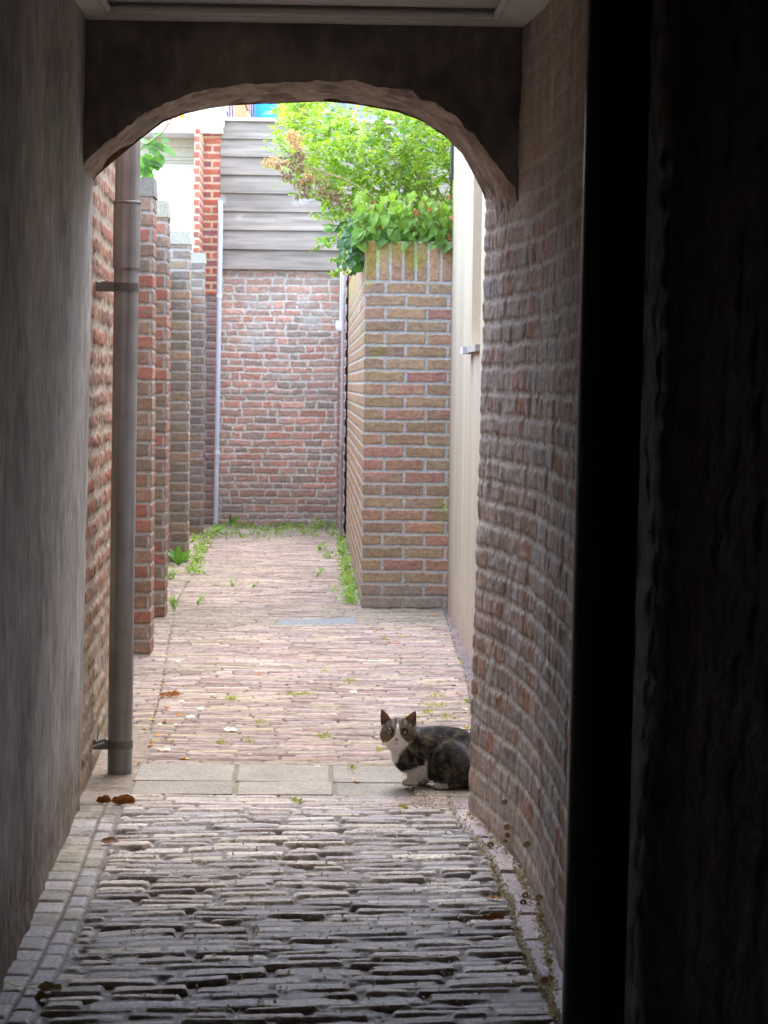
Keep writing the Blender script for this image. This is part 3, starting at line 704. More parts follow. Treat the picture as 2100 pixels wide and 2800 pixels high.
# terrace behind / above
mb = MB(); mb.box(-1.0, 3, YR + .05, 24, zTt - .25, zTt - .1, (.3, .28, .25)); o = mb.build('roof_terrace', M_slab); o['label'] = 'flat terrace roof just behind the timber boards'; o['category'] = 'terrace'
mb = MB(); mb.box(-2.2, 4, 23.0, 23.2, 0, 5.6, (.62, .25, .13)); o = mb.build('orange_wall', M_paint); o['label'] = 'orange painted house wall behind the terrace'; o['category'] = 'wall'
yB = YR + .12; zB0 = zTt - .1
xa, xb = yd(548, 250, yB)[0], yd(599, 250, yB)[0]; zt2 = yd(575, 222, yB)[2]
xc = (xa + xb) / 2; rb = (xb - xa) / 2
root = empty('bucket', (xc, yB + rb, zB0), 'bright blue plastic bucket standing on the terrace above the boards', 'bucket')
nn = 48; a = np.linspace(0, 2 * np.pi, nn, endpoint=False)
prof = [(rb * 1.12, 0), (rb * 1.1, .012), (rb * 1.04, .014), (rb, .1), (rb * .97, zt2 - zB0 - .03), (rb * .95, zt2 - zB0), (rb * .9, zt2 - zB0 + .012), (rb * .8, zt2 - zB0 + .016), (.001, zt2 - zB0 + .016)]
pos = np.array([[(xc + r_ * (1 + .012 * (k_ in (3, 4)) * math.cos(8 * t_)) * math.cos(t_), yB + rb + r_ * math.sin(t_), zB0 + z_) for t_ in a] for k_, (r_, z_) in enumerate(prof)])
mb = MB(); mb.grid(pos, (.0, .22, .62), True, wrap=True); mb.build('body', M_plastic, root)
mb = MB(); mb.tube([(xc + rb * 1.13 * math.cos(t_), yB + rb + rb * 1.13 * math.sin(t_), zB0 + .01) for t_ in np.linspace(0, 2 * np.pi, 33)], .006, (0, .2, .58), 6, False); mb.build('rim', M_plastic, root)
# draped grey cover
def cover(x0d, x1d, name, label, colr, tp, yc):
    x0, x1 = yd(x0d, 250, yc)[0], yd(x1d, 250, yc)[0]; xc, w = (x0 + x1) / 2, (x1 - x0) / 2
    a = np.linspace(0, 2 * np.pi, 120, endpoint=False); t = np.linspace(0, 1, 40); T, Aa = np.meshgrid(t, a, indexing='ij')
    rr = w * (1 - .3 * T) * (1 + .10 * np.sin(Aa * 11 + 2 * T) * (1 - T * .6) + .05 * np.sin(Aa * 5 + 1)) * np.where(T > .93, np.sqrt(np.clip(1 - ((T - .93) / .0701) ** 2, 0, 1)), 1)
    mb = MB(); mb.grid(np.stack([xc + rr * np.cos(Aa), yc + w + .6 * rr * np.sin(Aa), zB0 + tp * T], -1), colr, True, wrap=True)
    o = mb.build(name, M_cloth); o['label'] = label; o['category'] = 'cover'
cover(690, 772, 'furniture_cover', 'pleated grey fabric cover over garden furniture on the terrace', (.2, .21, .27), .5, YR + .35)
cover(768, 852, 'furniture_cover', 'second, lower blue-grey cover behind the leaves on the terrace', (.3, .33, .42), .42, YR + .6)
y2 = YR + .2
q0, q1 = yd(664, 252, y2), yd(654, 224, y2); q1 = tuple(np.array(q1) + (np.array(q1) - np.array(q0)) * .8)
mid = tuple((A3(q0) + A3(q1)) / 2 - .1 * (A3(q1) - A3(q0))); q00 = tuple(A3(q0) - .9 * (A3(q1) - A3(q0)))
def pole(xd, label):
    global mb
    y2 = YR + .2
    q0, q1 = A3(yd(xd + 2, 252, y2)), A3(yd(xd - 7, 224, y2)); d = (q1 - q0); 
    root = empty('broom_handle', tuple(q0 - d), label, 'pole')
    mb = MB(); mb.tube([tuple(q0 - d), tuple(q0 + d * .4)], .006, (.75, .75, .75), 10); mb.build('white_end', M_plastic, root)
    mb = MB(); mb.tube([tuple(q0 + d * .4), tuple(q0 + d * 3)], .0075, (.03, .03, .04), 10); mb.build('shaft', M_plastic, root)
pole(537, 'thin black and white pole leaning left of the blue bucket')
def stripes(x0d, x1d, label):
    y3 = YR + .26; x0, x1 = yd(x0d, 250, y3)[0], yd(x1d, 250, y3)[0]
    U, T = np.meshgrid(np.linspace(0, 1, 30), np.linspace(0, 1, 12)); w = x1 - x0
    mb = MB()
    for s_, dy in ((1, 0), (-1, .03)):
        pos = np.stack([x0 + w * U - .02 * T, y3 + dy + .006 * np.sin(U * 18), zB0 + .45 * T], -1)
        st = (np.floor(U * 7) % 3)[..., None]; c = np.where(st == 0, A3((.16, .15, .17)), np.where(st == 1, A3((.75, .68, .66)), A3((.5, .25, .27))))
        mb.grid(pos, c, False, flip=s_ < 0)
    mb.box(x0, x1, y3 + .008, y3 + .024, zB0, zB0 + .44, (.6, .5, .5))
    o = mb.build('folded_chair', M_cloth); o['label'] = label; o['category'] = 'deck chair'
stripes(549 - 9, 549 + 3, 'folded striped cloth chair between the pole and the blue bucket')
stripes(492, 506, 'folded striped cloth chair beside the white cornice')

# ================================================================== white house
root = empty('white_house', (-2.2, 19.5, 0), 'white painted house with moulded cornice and red brick corner at the end of the alley', 'house')
YW = 19.5; W = (.8, .8, .78)
xr_ = yp(612, 300, 18.95)[0]; xw1 = yp(545, 500, YW)[0] + .02
zc0 = yp(560, 362, 18.95)[2]
mb = MB(); mb.box(-6, xw1 + .1, YW, YW + 2, 0, 5.5, W); mb.build('wall', M_paint, root)
mb = MB(); mb.box(-6, xr_ - .01, 18.985, YW + .3, zc0, zc0 + .05, W); mb.box(-6, xr_ - .004, 18.97, YW + .3, zc0 + .0505, zc0 + .065, W)
mb.box(-6, xr_, 18.95, YW + .3, zc0 + .0655, zc0 + .22, W); mb.box(-6, xr_ + .012, 18.93, YW + .3, zc0 + .2205, zc0 + .55, W)
mb.build('cornice', M_paint, root)
zm = yp(480, 447, YW)[2]; zm1 = yp(480, 405, YW)[2]
mb = MB(); Cc = (.6, .58, .5)
mb.box(-6, xw1 - .02, YW - .03, YW - .001, zm, zm + .02, Cc); mb.box(-6, xw1 - .02, YW - .045, YW - .001, zm + .021, zm + .05, Cc); mb.box(-6, xw1 - .02, YW - .06, YW - .001, zm + .051, zm1, Cc); mb.box(-6, xw1 - .02, YW - .085, YW - .001, zm1 + .001, zc0 - .001, Cc)
mb.build('moulding', M_paint, root)
palC = [(.45, .12, .07), (.40, .11, .07), (.33, .12, .09), (.48, .15, .09), (.30, .12, .11)]
mortC = (.62, .44, .28)
bx0, bx1 = yp(557, 600, 19.1)[0], yp(603, 600, 19.1)[0]; nx0, nx1 = yp(529, 600, 18.35)[0], yp(545, 600, 18.35)[0]
zlow = yd(460, 636, 19.1)[2]
mb = MB(); rows = rows_upto(4.2, .0635)
brick_box(mb, bx0 - .01, bx1, 19.1, 19.49, zlow, zc0 - .001, 'FR', (.006, .004, .02), rows, palC, mortC, seed=601, joint=.016, depth=.004, edge=.004, L=.16, rough=.0006, wob=.001, chip=.001)
brick_box(mb, nx0, nx1, 18.35, 19.09, 0, zc0 - .04, 'FRL', (.006, .004, .02), rows, palC, mortC, seed=605, joint=.016, depth=.004, edge=.004, L=.11, rough=.0006, wob=.001, chip=.001)
mb.build('brick_corner', M_brick, root)
mb = MB(); brick_box(mb, bx0 - .08, bx1 - .005, 19.105, 19.48, 0, zlow - .001, 'FR', (.007, .006, .02), rows_upto(4.2, .0667), [(.33, .2, .17), (.3, .22, .19), (.36, .22, .19), (.27, .2, .17)], (.42, .37, .32), seed=609, L=.222)
mb.build('old_brick_base', M_brick, root)
pb_ = gd(465.5, 1136); x8 = pb_[0]
root = empty('drainpipe', (x8, 18.95, 0), 'white painted drainpipe in the far left corner beside the timber boards', 'drainpipe')
xt8 = yd(476, 470, 18.95)[0]; z8 = yd(476, 455, 18.95)[2]
mb = MB(); mb.tube([(x8, 18.95, 0), (x8 + (xt8 - x8) * .5, 18.95, z8 / 2), (xt8, 18.95, z8 - .12), (xt8, 18.97, z8), (xt8 - .01, 19.08, z8 + .08)], .022, (.55, .57, .58), 16); mb.build('pipe', M_paint, root)
for z_ in (.6, 1.9):
    mb = MB(); xx = x8 + (xt8 - x8) * z_ / z8; mb.tube([(xx, 18.95, z_), (xx, 18.95, z_ + .03)], .026, (.78, .8, .82), 16); mb.build('bracket', M_paint, root)

# ================================================================== cream building, right
yR0, yR1 = 9.42, 10.1; H = 3.5
root = empty('cream_building', (cwx(10), 10, 0), 'cream rendered house wall with a tall recessed window, right of the garden wall', 'building')
Cw = (.37, .315, .225); yE = yK + .03
ysl = yd(1000, 755, 9.8)
zs_ = yd(1013, 752, 9.95)[2]; ztop = 3.2
mb = MB()
def cseg(ya, yb, za, zb, dx=0.0, res=.02):
    ys = np.linspace(ya, yb, max(2, int((yb - ya) / res))); zs = np.linspace(za, zb, max(2, int((zb - za) / .02)))
    Vz, Uy = np.meshgrid(zs, ys, indexing='ij')
    foot = ss(.6, .05, Vz + .25 * fbm(Uy * 3, Vz * 3, 701, 3))
    c = A3(Cw) * (1 + .5 * fbm(Uy * 9, Vz * .6, 702, 4) + .05 * fbm(Uy * 20, Vz * 2, 704, 3))[..., None]
    c = lerp(c, A3((.42, .34, .26)) * (1 + .5 * fbm(Uy * 20, Vz * 14, 705, 3))[..., None], foot * .8)
    x = cwx(Uy) + dx - .004 * fbm(Uy * 4, Vz * 3, 703, 4) + .006 * foot * fbm(Uy * 20, Vz * 20, 706, 3)
    mb.grid(np.stack([x, Uy, Vz], -1), c, True, flip=True)
cseg(YJ + .0, yR0, -.02, H); cseg(yR1, yE, -.02, H); cseg(yR0, yR1, -.02, zs_); cseg(yR0, yR1, ztop, H)
for (ya, yb) in ((YJ, yR0), (yR1, yE)):
    mb.hexa([(cwx(ya) + .012, ya, -.02), (3, ya, -.02), (3, yb, -.02), (cwx(yb) + .012, yb, -.02)], [(cwx(ya) + .012, ya, H), (3, ya, H), (3, yb, H), (cwx(yb) + .012, yb, H)], Cw)
mb.box(cwx(yR0) + .012, 3, yR0 + .001, yR1 - .001, -.02, zs_ - .001, Cw); mb.box(cwx(yR0) + .012, 3, yR0 + .001, yR1 - .001, ztop + .001, H, Cw)
# reveals (far one faces the passage)
mb.hexa([(cwx(yR1) - .001, yR1 - .012, zs_ + .0), (cwx(yR1) + .3, yR1 - .012, zs_), (cwx(yR1) + .3, yR1 - .002, zs_), (cwx(yR1) - .001, yR1 - .002, zs_)], [(cwx(yR1) - .001, yR1 - .012, ztop), (cwx(yR1) + .3, yR1 - .012, ztop), (cwx(yR1) + .3, yR1 - .002, ztop), (cwx(yR1) - .001, yR1 - .002, ztop)], (.62, .5, .33))
mb.box(cwx(yE) + .0, 3, yE - .011, yE, -.02, H, Cw)
mb.build('wall', M_paint, root)
win = MB(); win.box(cwx(9.7) + .17, cwx(9.7) + .2, yR0 + .01, yR1 - .015, zs_ + .02, ztop - .01, (.04, .05, .06)); w_ = win.build('window', M_black, root)
fr = MB()
for (a_, b_, c_, d_) in ((yR0 + .005, yR0 + .05, zs_ + .01, ztop), (yR1 - .06, yR1 - .016, zs_ + .01, ztop), (yR0 + .051, yR1 - .061, zs_ + .01, zs_ + .06), (yR0 + .051, yR1 - .061, ztop - .05, ztop - .002)):
    fr.box(cwx(9.7) + .12, cwx(9.7) + .165, a_, b_, c_, d_, (.7, .68, .62))
fr.build('frame', M_paint, w_)
sg = MB(); hn = yd(983, 752, 9.95)
sg.box(cwx(9.95) - .045 , cwx(9.8) + .2, 9.95, yR1 + .03, zs_ - .024, zs_ + .006, (.48, .48, .48))
sg.hexa([(cwx(9.95) - .028, yR0 + .02, zs_ - .02), (cwx(9.8) + .15, yR0 + .02, zs_ - .02), (cwx(9.8) + .15, 9.949, zs_ - .02), (cwx(9.95) - .028, 9.949, zs_ - .02)], [(cwx(9.95) - .028, yR0 + .02, zs_ + .008), (cwx(9.8) + .15, yR0 + .02, zs_ + .008), (cwx(9.8) + .15, 9.949, zs_ + .005), (cwx(9.95) - .028, 9.949, zs_ + .005)], (.32, .3, .27))
sg.build('sill', M_slab, root)
xk0 = yp(1239, 440, yE)[0]; zk0, zk1 = yp(1240, 490, yE)[2], yp(1240, 370, yE)[2]
mb = MB(); mb.box(cwx(yE) - .014, cwx(yE) - .001, yE - .05, yE + .02, zk0, zk1 + .3, (.03, .03, .04)); mb.build('flashing', M_black, root)
# far right boundary of the garden
mb = MB(); brick_box(mb, 1.6, 1.8, yE + .01, YR, 0, 3.2, 'L', (.02, .01, .03), rows_upto(3.4, .0667), palB, mortL, seed=640)
o = mb.build('boundary_wall', M_brick); o['label'] = 'brick boundary wall behind the shrub, on the far side of the planting'; o['category'] = 'wall'
# ------------------------------------------------------------------ leaves
SH = {'ell': ([0, .22, .5, .78, 1], [0, .78, 1, .68, 0]), 'heart': ([0, .12, .4, .75, 1], [0, .95, 1, .55, 0]), 'long': ([0, .2, .5, .8, 1], [0, .7, 1, .8, 0])}
def unit(v): return v / np.maximum(np.linalg.norm(v, axis=-1, keepdims=True), 1e-9)
def leaves(mb, P, D, Nn, L, W, C, shape='ell', fold=.25, droop=.25, mi=0):
    P, D, Nn = A3(P), unit(A3(D)), A3(Nn); n = len(P)
    L = np.broadcast_to(L, n); W = np.broadcast_to(W, n); C = np.broadcast_to(A3(C), (n, 3))
    S = unit(np.cross(D, Nn)); Nn = unit(np.cross(S, D))
    ts, ws = SH[shape]; ts = np.array(ts); ws = np.array(ws)
    mid = P[:, None] + D[:, None] * (ts * L[:, None])[..., None] - Nn[:, None] * (droop * L[:, None] * ts ** 2)[..., None]
    w = (ws * W[:, None] / 2)[..., None]
    up_ = Nn[:, None] * w * fold * 2
    if shape == 'heart': back = -D[:, None] * (np.array([0, .18, .0, 0, 0]) * L[:, None])[..., None]
    else: back = 0
    Lf = mid + S[:, None] * w + up_ + back; Rt = mid - S[:, None] * w + up_ + back
    V = np.concatenate([mid, Lf[:, 1:4], Rt[:, 1:4]], 1)      # 5 + 3 + 3
    cc = np.repeat(C[:, None], 11, 1).copy(); cc[:, :5] *= 1.12
    b = (np.arange(n) * 11)[:, None]
    quads = np.concatenate([b + np.array(q) for q in ([1, 2, 6, 5], [2, 3, 7, 6], [2, 1, 8, 9], [3, 2, 9, 10])]).reshape(-1, 4)
    tris = np.concatenate([b + np.array(q) for q in ([0, 1, 5], [3, 4, 7], [1, 0, 8], [4, 3, 10])]).reshape(-1, 3)
    mb.add(V.reshape(-1, 3), quads, cc.reshape(-1, 3), True, mi)
    k = mb.n - n * 11
    mb.f.append(tris + k); mb.sm.append(np.full(len(tris), True)); mb.mi.append(np.full(len(tris), mi))
def inpoly(x, y, P):
    r = np.zeros(x.shape, bool); j = len(P) - 1
    for i in range(len(P)):
        xi, yi = P[i]; xj, yj = P[j]
        r ^= ((yi > y) != (yj > y)) & (x < (xj - xi) * (y - yi) / (yj - yi + 1e-9) + xi); j = i
    return r
def rv(n, rs, up=0.0, s=1.0):
    v = rs.normal(size=(n, 3)) * s; v[:, 2] += up; return unit(v)
TOW = unit(A3((-.1, -1, 0)))      # towards the alley mouth
# ---- shrub behind the garden wall
rs = np.random.RandomState(21)
poly = [(600, 262), (628, 222), (655, 190), (700, 215), (740, 262), (770, 215), (830, 200), (1010, 190), (1060, 300), (1060, 540), (740, 530), (722, 470), (690, 440), (655, 425), (640, 385), (612, 340), (618, 300)]
root = empty('shrub', (xK + .35, yK + .5, zK - .1), 'bright green leafy shrub rising above the garden wall corner', 'shrub')
fol = MB(); stm = MB(); cnt = 0
while cnt < 860:
    x = rs.uniform(600, 1060); y = rs.uniform(190, 535)
    if not inpoly(np.array([x]), np.array([y]), poly)[0]: continue
    if vn(np.array([x / 34.]), np.array([y / 30.]), 88)[0] < (.42 if y < 330 and 700 < x < 900 else .14): continue
    cnt += 1
    Y = yK + .28 + rs.rand() ** 1.0 * 1.25
    p = A3(yd(x, y, Y)); 
    if p[2] < zK - .05: p[2] = zK - .05 + rs.rand() * .1
    n = rs.randint(6, 12); ln = rs.uniform(.09, .2)
    ang = rs.uniform(0, 2 * np.pi); d = unit(A3((math.cos(ang) * .9 - .15, math.sin(ang) * .7 - .2, rs.uniform(.1, 1.3))))
    t = np.linspace(0, 1, n); pts = p + d * (t * ln)[:, None] + A3((0, 0, -1)) * (t ** 2 * ln * rs.uniform(0, .5))[:, None]
    side = unit(np.cross(d, A3((0, 0, 1)) + rs.normal(size=3) * .3))
    sg = np.where(np.arange(n) % 2 == 0, 1, -1)[:, None]
    for s_ in (1, -1):
        D = d * .55 + side * s_ + rs.normal(size=(n, 3)) * .22
        N = A3((0, 0, 1)) + rs.normal(size=(n, 3)) * .38 + TOW * .25
        hue = rs.uniform(0, 1); shade = rs.uniform(.75, 1.15)
        Cc = lerp(A3((.11, .22, .02)), A3((.3, .4, .04)), np.full(n, hue)) * shade * (1 + rs.uniform(-.12, .12, (n, 1)))
        leaves(fol, pts, D, N, rs.uniform(.026, .042, n) * (.75 + .25 * (1 - t)), rs.uniform(.013, .021, n), Cc, 'ell', .3, .25)
    if cnt % 2 == 0: stm.tube([tuple(q) for q in pts[::max(1, n // 4)]], .0012, (.2, .22, .07), 5, False)
for k_ in range(26):
    x = rs.uniform(690, 1000); y = rs.uniform(240, 400); Y = yK + rs.uniform(.35, 1.2)
    e = A3(yd(x, y, Y)); b_ = A3((xK + .3 + rs.uniform(-.05, .4), yK + .6, zK - .12)); m_ = (e + b_) / 2 + rs.normal(size=3) * .05; m_[2] += .08
    t = np.linspace(0, 1, 8)[:, None]; pts = (1 - t) ** 2 * b_ + 2 * t * (1 - t) * m_ + t ** 2 * e
    stm.tube([tuple(q) for q in pts], list(np.linspace(.005, .0022, 8)), (.22, .17, .08), 6, False)
n = 420; x = rs.uniform(700, 1050, n); y = rs.uniform(260, 520, n); Y = yK + rs.uniform(.5, 1.6, n)  # larger leaves further back, coloured darker to paint in the shrub's inner shadow
P = np.array([yd(a, b, c) for a, b, c in zip(x, y, Y)]); P[:, 2] = np.maximum(P[:, 2], zK - .04)
leaves(fol, P, rv(n, rs, .1), rv(n, rs, 1.2), rs.uniform(.05, .075, n), rs.uniform(.03, .045, n), lerp(A3((.07, .17, .03)), A3((.14, .27, .05)), rs.rand(n)), 'ell', .2, .35)
fol.build('foliage', M_leaf, root); stm.build('stems', M_dry, root)
# ---- ivy / bindweed on the wall top
rs = np.random.RandomState(22)
root = empty('climbing_ivy', (xK + .2, yK + .05, zK), 'heart-leaved climber tumbling over the soldier course of the garden wall', 'climber')
fol = MB(); stm = MB()
n = 680; x = rs.uniform(745, 990, n); y = rs.triangular(408, 500, 532, n); Y = yK + rs.uniform(-.035, .28, n)
P = np.array([yd(a, b, c) for a, b, c in zip(x, y, Y)]); P[:, 0] = np.clip(P[:, 0], xK - .03, 1.0)
low = P[:, 2] < zK - .012; P[low, 1] = np.minimum(P[low, 1], yK - .02) - rs.rand(low.sum()) * .02; P[~low & (P[:, 2] < zK + .01), 2] += .012
D = rs.normal(size=(n, 3)) * A3((.8, .3, .35)) + A3((0, -.45, -.75)); N = A3((0, -.75, .7)) + rs.normal(size=(n, 3)) * .28
tt = np.clip((y - 408) / 124, 0, 1)
Cc = lerp(A3((.25, .38, .04)), A3((.1, .22, .045)), tt * .8 + rs.rand(n) * .2) * rs.uniform(.75, 1.2, (n, 1))
red = rs.rand(n) < .045; Cc[red] = (.4, .13, .05)
sz = rs.uniform(.022, .064, n) * (.8 + .35 * tt)
leaves(fol, P, D, N, sz, sz * rs.uniform(.65, 1.05, n), Cc, 'heart', .28, .5)
# dark hanging part at the left corner
n = 330; x = rs.triangular(732, 775, 800, n); y = rs.triangular(470, 540, 602, n); 
keep = (y < 602 - (x - 745) * .9 * (x > 760)) ; x, y = x[keep], y[keep]; n = len(x); Y = yK + rs.uniform(.02, .9, n)
P = np.array([yd(a, b, c) for a, b, c in zip(x, y, Y)]); P[:, 0] = np.minimum(P[:, 0], xK - .012) 
D = rs.normal(size=(n, 3)) * .5 + A3((-.3, -.4, -.7)); N = A3((-.6, -.7, .5)) + rs.normal(size=(n, 3)) * .3
yel = (rs.rand(n) < ss(560, 590, y) * .8 + .12)
Cc = np.where(yel[:, None], A3((.42, .46, .10)), A3((.05, .13, .035))) * rs.uniform(.75, 1.2, (n, 1))
sz = np.where(yel, rs.uniform(.018, .03, n), rs.uniform(.035, .055, n))
leaves(fol, P, D, N, sz, sz * .9, Cc, 'heart', .16, .3)
# trailing shoots to the left
for (x0, y0, x1, y1) in ((745, 470, 672, 460), (742, 500, 690, 515), (745, 540, 712, 560), (738, 575, 716, 590), (745, 490, 705, 530)):
    Y = yK + rs.uniform(.2, .6); t = np.linspace(0, 1, 9)
    pts = np.array([yd(x0 + (x1 - x0) * k_, y0 + (y1 - y0) * k_ + 8 * math.sin(k_ * 3), Y) for k_ in t])
    stm.tube([tuple(q) for q in pts], .0013, (.2, .18, .06), 5, False)
    pp = np.repeat(pts, 3, 0); n = len(pp)
    leaves(fol, pp, rv(n, rs, 0), rv(n, rs, .8) + TOW, rs.uniform(.016, .028, n), rs.uniform(.012, .02, n), lerp(A3((.2, .38, .06)), A3((.4, .45, .1)), rs.rand(n)), 'ell', .2, .2)
for k_ in range(20):
    x = rs.uniform(760, 975); Y = yK + rs.uniform(-.02, .1); pts = [yd(x + 12 * math.sin(t * 2 + k_), 530 - t * rs.uniform(60, 110), Y + .01 * math.sin(t * 5)) for t in np.linspace(0, 1, 7)]
    stm.tube(pts, .0016, (.36, .12, .06) if k_ % 2 else (.25, .22, .08), 5, False)
fol.build('foliage', M_leaf, root); stm.build('stems', M_dry, root)
# ---- dried flower stems
rs = np.random.RandomState(23)
root = empty('dried_flower_stem', yd(835, 450, yK + .3), 'withered tan flower heads on a long bent stem, left of the shrub', 'dried flowers')
stm = MB(); heads = []; dl_ = MB(); Yd = yK + .2
def bez(pts, Yv, r0_, r1_, c):
    q = np.array([yd(a, b, Yv) for a, b in pts]); n = 14; t = np.linspace(0, len(q) - 1, n); o = np.stack([np.interp(t, range(len(q)), q[:, i]) for i in range(3)], -1)
    o[1:-1] = (o[:-2] + 2 * o[1:-1] + o[2:]) / 4
    stm.tube([tuple(v) for v in o], list(np.linspace(r0_, r1_, n)), c, 7, False)
bez([(850, 465), (790, 412), (740, 385), (690, 367), (650, 355)], Yd, .006, .003, (.27, .25, .1))
for pts in ([(650, 355), (640, 330), (634, 300)], [(690, 367), (640, 362), (600, 350), (572, 350)], [(740, 385), (700, 375), (668, 385)], [(650, 355), (620, 360), (605, 372)], [(700, 372), (700, 395), (690, 415)], [(760, 395), (745, 420), (735, 440)]):
    bez(pts, Yd - .01, .0025, .0015, (.36, .24, .13))
for (x, y, r_, n) in ((636, 300, 17, 190), (628, 292, 9, 60), (643, 318, 11, 80), (592, 350, 15, 100), (615, 352, 8, 50), (573, 353, 8, 40), (602, 362, 6, 40), (666, 383, 13, 120), (656, 395, 8, 50)):
    a = rs.normal(size=(n, 3)) * .5; P = np.array([yd(x + a_[0] * r_, y + a_[2] * r_, Yd + a_[1] * r_ * .0024) for a_ in a])
    if r_ > 12: fl = MB(); heads.append(fl)
    leaves(fl, P, rv(n, rs), rv(n, rs), rs.uniform(.008, .014, n), rs.uniform(.007, .012, n), lerp(A3((.62, .42, .2)), A3((.42, .27, .14)), rs.rand(n)), 'heart', .3, .5)
for (x, y, w_, h_, n) in ((640, 345, 30, 45, 70), (655, 400, 35, 40, 60), (620, 375, 25, 20, 24), (700, 400, 30, 45, 50), (725, 425, 25, 35, 36), (750, 440, 18, 25, 20)):
    P = np.array([yd(x + rs.uniform(-.5, .5) * w_, y + rs.uniform(-.5, .5) * h_, Yd + rs.uniform(-.04, .04)) for _ in range(n)])
    leaves(dl_, P, rs.normal(size=(n, 3)) * .4 + A3((0, 0, -1)), rv(n, rs), rs.uniform(.02, .042, n), rs.uniform(.008, .015, n), lerp(A3((.3, .2, .11)), A3((.2, .14, .08)), rs.rand(n)), 'long', .5, .6)
stm.build('stem', M_dry, root); [h_.build('flower_head', M_dry, root) for h_ in heads]; dl_.build('withered_leaves', M_dry, root)
# ---- rose on the first pier
rs = np.random.RandomState(24); Yr = PA[1] + .02
root = empty('rose', yd(300, 380, Yr), 'rose shoot with glossy green leaves and orange tips above the first pier', 'rose')
stm = MB(); fol = MB(); yo = MB()
bez([(285, 345), (305, 320), (335, 298), (352, 285)], Yr, .0045, .004, (.25, .36, .12))
bez([(352, 285), (372, 255), (388, 222), (398, 200)], Yr, .003, .002, (.5, .13, .05))
bez([(362, 270), (362, 250), (350, 235)], Yr, .0012, .001, (.5, .2, .06)); bez([(345, 290), (346, 320), (344, 350)], Yr, .0012, .001, (.25, .33, .1)); bez([(300, 325), (310, 355), (330, 360)], Yr, .0015, .001, (.25, .33, .1))
LL_ = [(300, 300, 20, 5, 30, 18), (305, 318, 40, -6, 42, 22), (318, 322, 30, 12, 40, 20), (322, 300, 20, 10, 26, 15), (300, 335, 15, 32, 48, 28), (315, 330, 12, 35, 45, 27), (342, 372 - 60, 20, -3, 22, 14), (350, 318, 26, 12, 34, 18), (343, 318, -20, 8, 26, 16), (346, 330, -4, 26, 40, 27), (322, 352, 22, 2, 30, 14), (312, 360, 12, 34, 46, 30), (303, 352, -3, 22, 34, 20), (330, 292, 18, -4, 26, 14), (345, 300, 30, 4, 24, 13), (336, 308, 18, 14, 30, 16), (296, 340, -8, 10, 30, 20), (318, 345, 20, 14, 34, 18)]
for (x, y, dx, dy, l_, w_) in LL_:
    p = A3(yd(x, y, Yr + rs.uniform(-.03, .03))); q = A3(yd(x + dx, y + dy, Yr + rs.uniform(-.02, 0))); 
    leaves(fol, [p], [q - p], [A3((rs.uniform(-.4, .4), -.8, .6))], l_ / 490., w_ / 490., A3((.085, .2, .045)) * rs.uniform(.75, 1.25), 'ell', .12, .3)
for (x, y, dx, dy, l_, w_) in [(386, 235, -4, 14, 26, 9), (391, 232, 3, 20, 26, 12), (397, 225, 16, 8, 30, 7), (352, 246, -20, 4, 20, 6), (356, 248, 14, 1, 18, 6), (310, 262, -4, 22, 26, 12), (300, 272, 18, 14, 22, 12), (402, 215, 10, 8, 20, 6), (372, 246, -16, 1, 18, 6)]:
    p = A3(yd(x, y, Yr)); q = A3(yd(x + dx, y + dy, Yr - .02))
    leaves(yo, [p], [q - p], [A3((rs.uniform(-.6, .6), -.8, .4))], l_ / 490., w_ / 490., A3((.62, .27, .03)) * rs.uniform(.7, 1.1), 'long', .4, .35)
stm.build('stem', M_dry, root); fol.build('foliage', M_leaf, root); yo.build('young_leaves', M_leaf, root)

# ------------------------------------------------------------------ weeds
LAB = []
rs = np.random.RandomState(31)
def weed(x, y, size, kind, label, group=None, n=None):
    p = A3(gd(x, y)); fol = MB()
    if kind == 'dock':
        n = n or 8
        a = rs.uniform(0, 2 * np.pi, n); D = np.stack([np.cos(a) * .7, np.sin(a) * .7, rs.uniform(.5, 1.6, n)], -1)
        leaves(fol, np.tile(p, (n, 1)) + rs.normal(size=(n, 3)) * .004, D, A3((0, -.4, 1)) + rs.normal(size=(n, 3)) * .2, rs.uniform(.7, 1.1, n) * size, rs.uniform(.3, .45, n) * size, A3((.12, .27, .04)) * rs.uniform(.7, 1.25, (n, 1)), 'ell', .15, .35)
    elif kind == 'grass':
        n = n or 16
        a = rs.uniform(0, 2 * np.pi, n); D = np.stack([np.cos(a) * .35, np.sin(a) * .35, rs.uniform(.8, 1.4, n)], -1)
        leaves(fol, np.tile(p, (n, 1)) + rs.normal(size=(n, 3)) * A3((.01, .01, 0)), D, rv(n, rs), rs.uniform(.6, 1.1, n) * size, .006 + 0 * a, A3((.2, .34, .07)) * rs.uniform(.7, 1.25, (n, 1)), 'long', .1, .4)
    else:                                       # small leafy sprigs
        k_ = n or 9; ns = 7
        for s_ in range(k_):
            a = rs.uniform(0, 2 * np.pi); d = unit(A3((math.cos(a) * .6, math.sin(a) * .6, rs.uniform(.5, 1.2)))); ln = size * rs.uniform(.5, 1.1)
            t = np.linspace(.1, 1, ns); b_ = p + rs.normal(size=3) * A3((size * .25, size * .3, 0)) * (1 if k_ > 4 else .15); pts = b_ + d * (t * ln)[:, None]
            leaves(fol, pts, rv(ns, rs, .1), A3((0, -.3, 1)) + rs.normal(size=(ns, 3)) * .35, rs.uniform(.012, .024, ns), rs.uniform(.009, .017, ns), lerp(A3((.15, .32, .05)), A3((.3, .42, .08)), np.full(ns, rs.rand())) * rs.uniform(.8, 1.2, (ns, 1)), 'ell', .15, .25)
    o = fol.build('weed', M_leaf); o['label'] = label; o['category'] = 'weed'
    if group: o['group'] = group
    return o
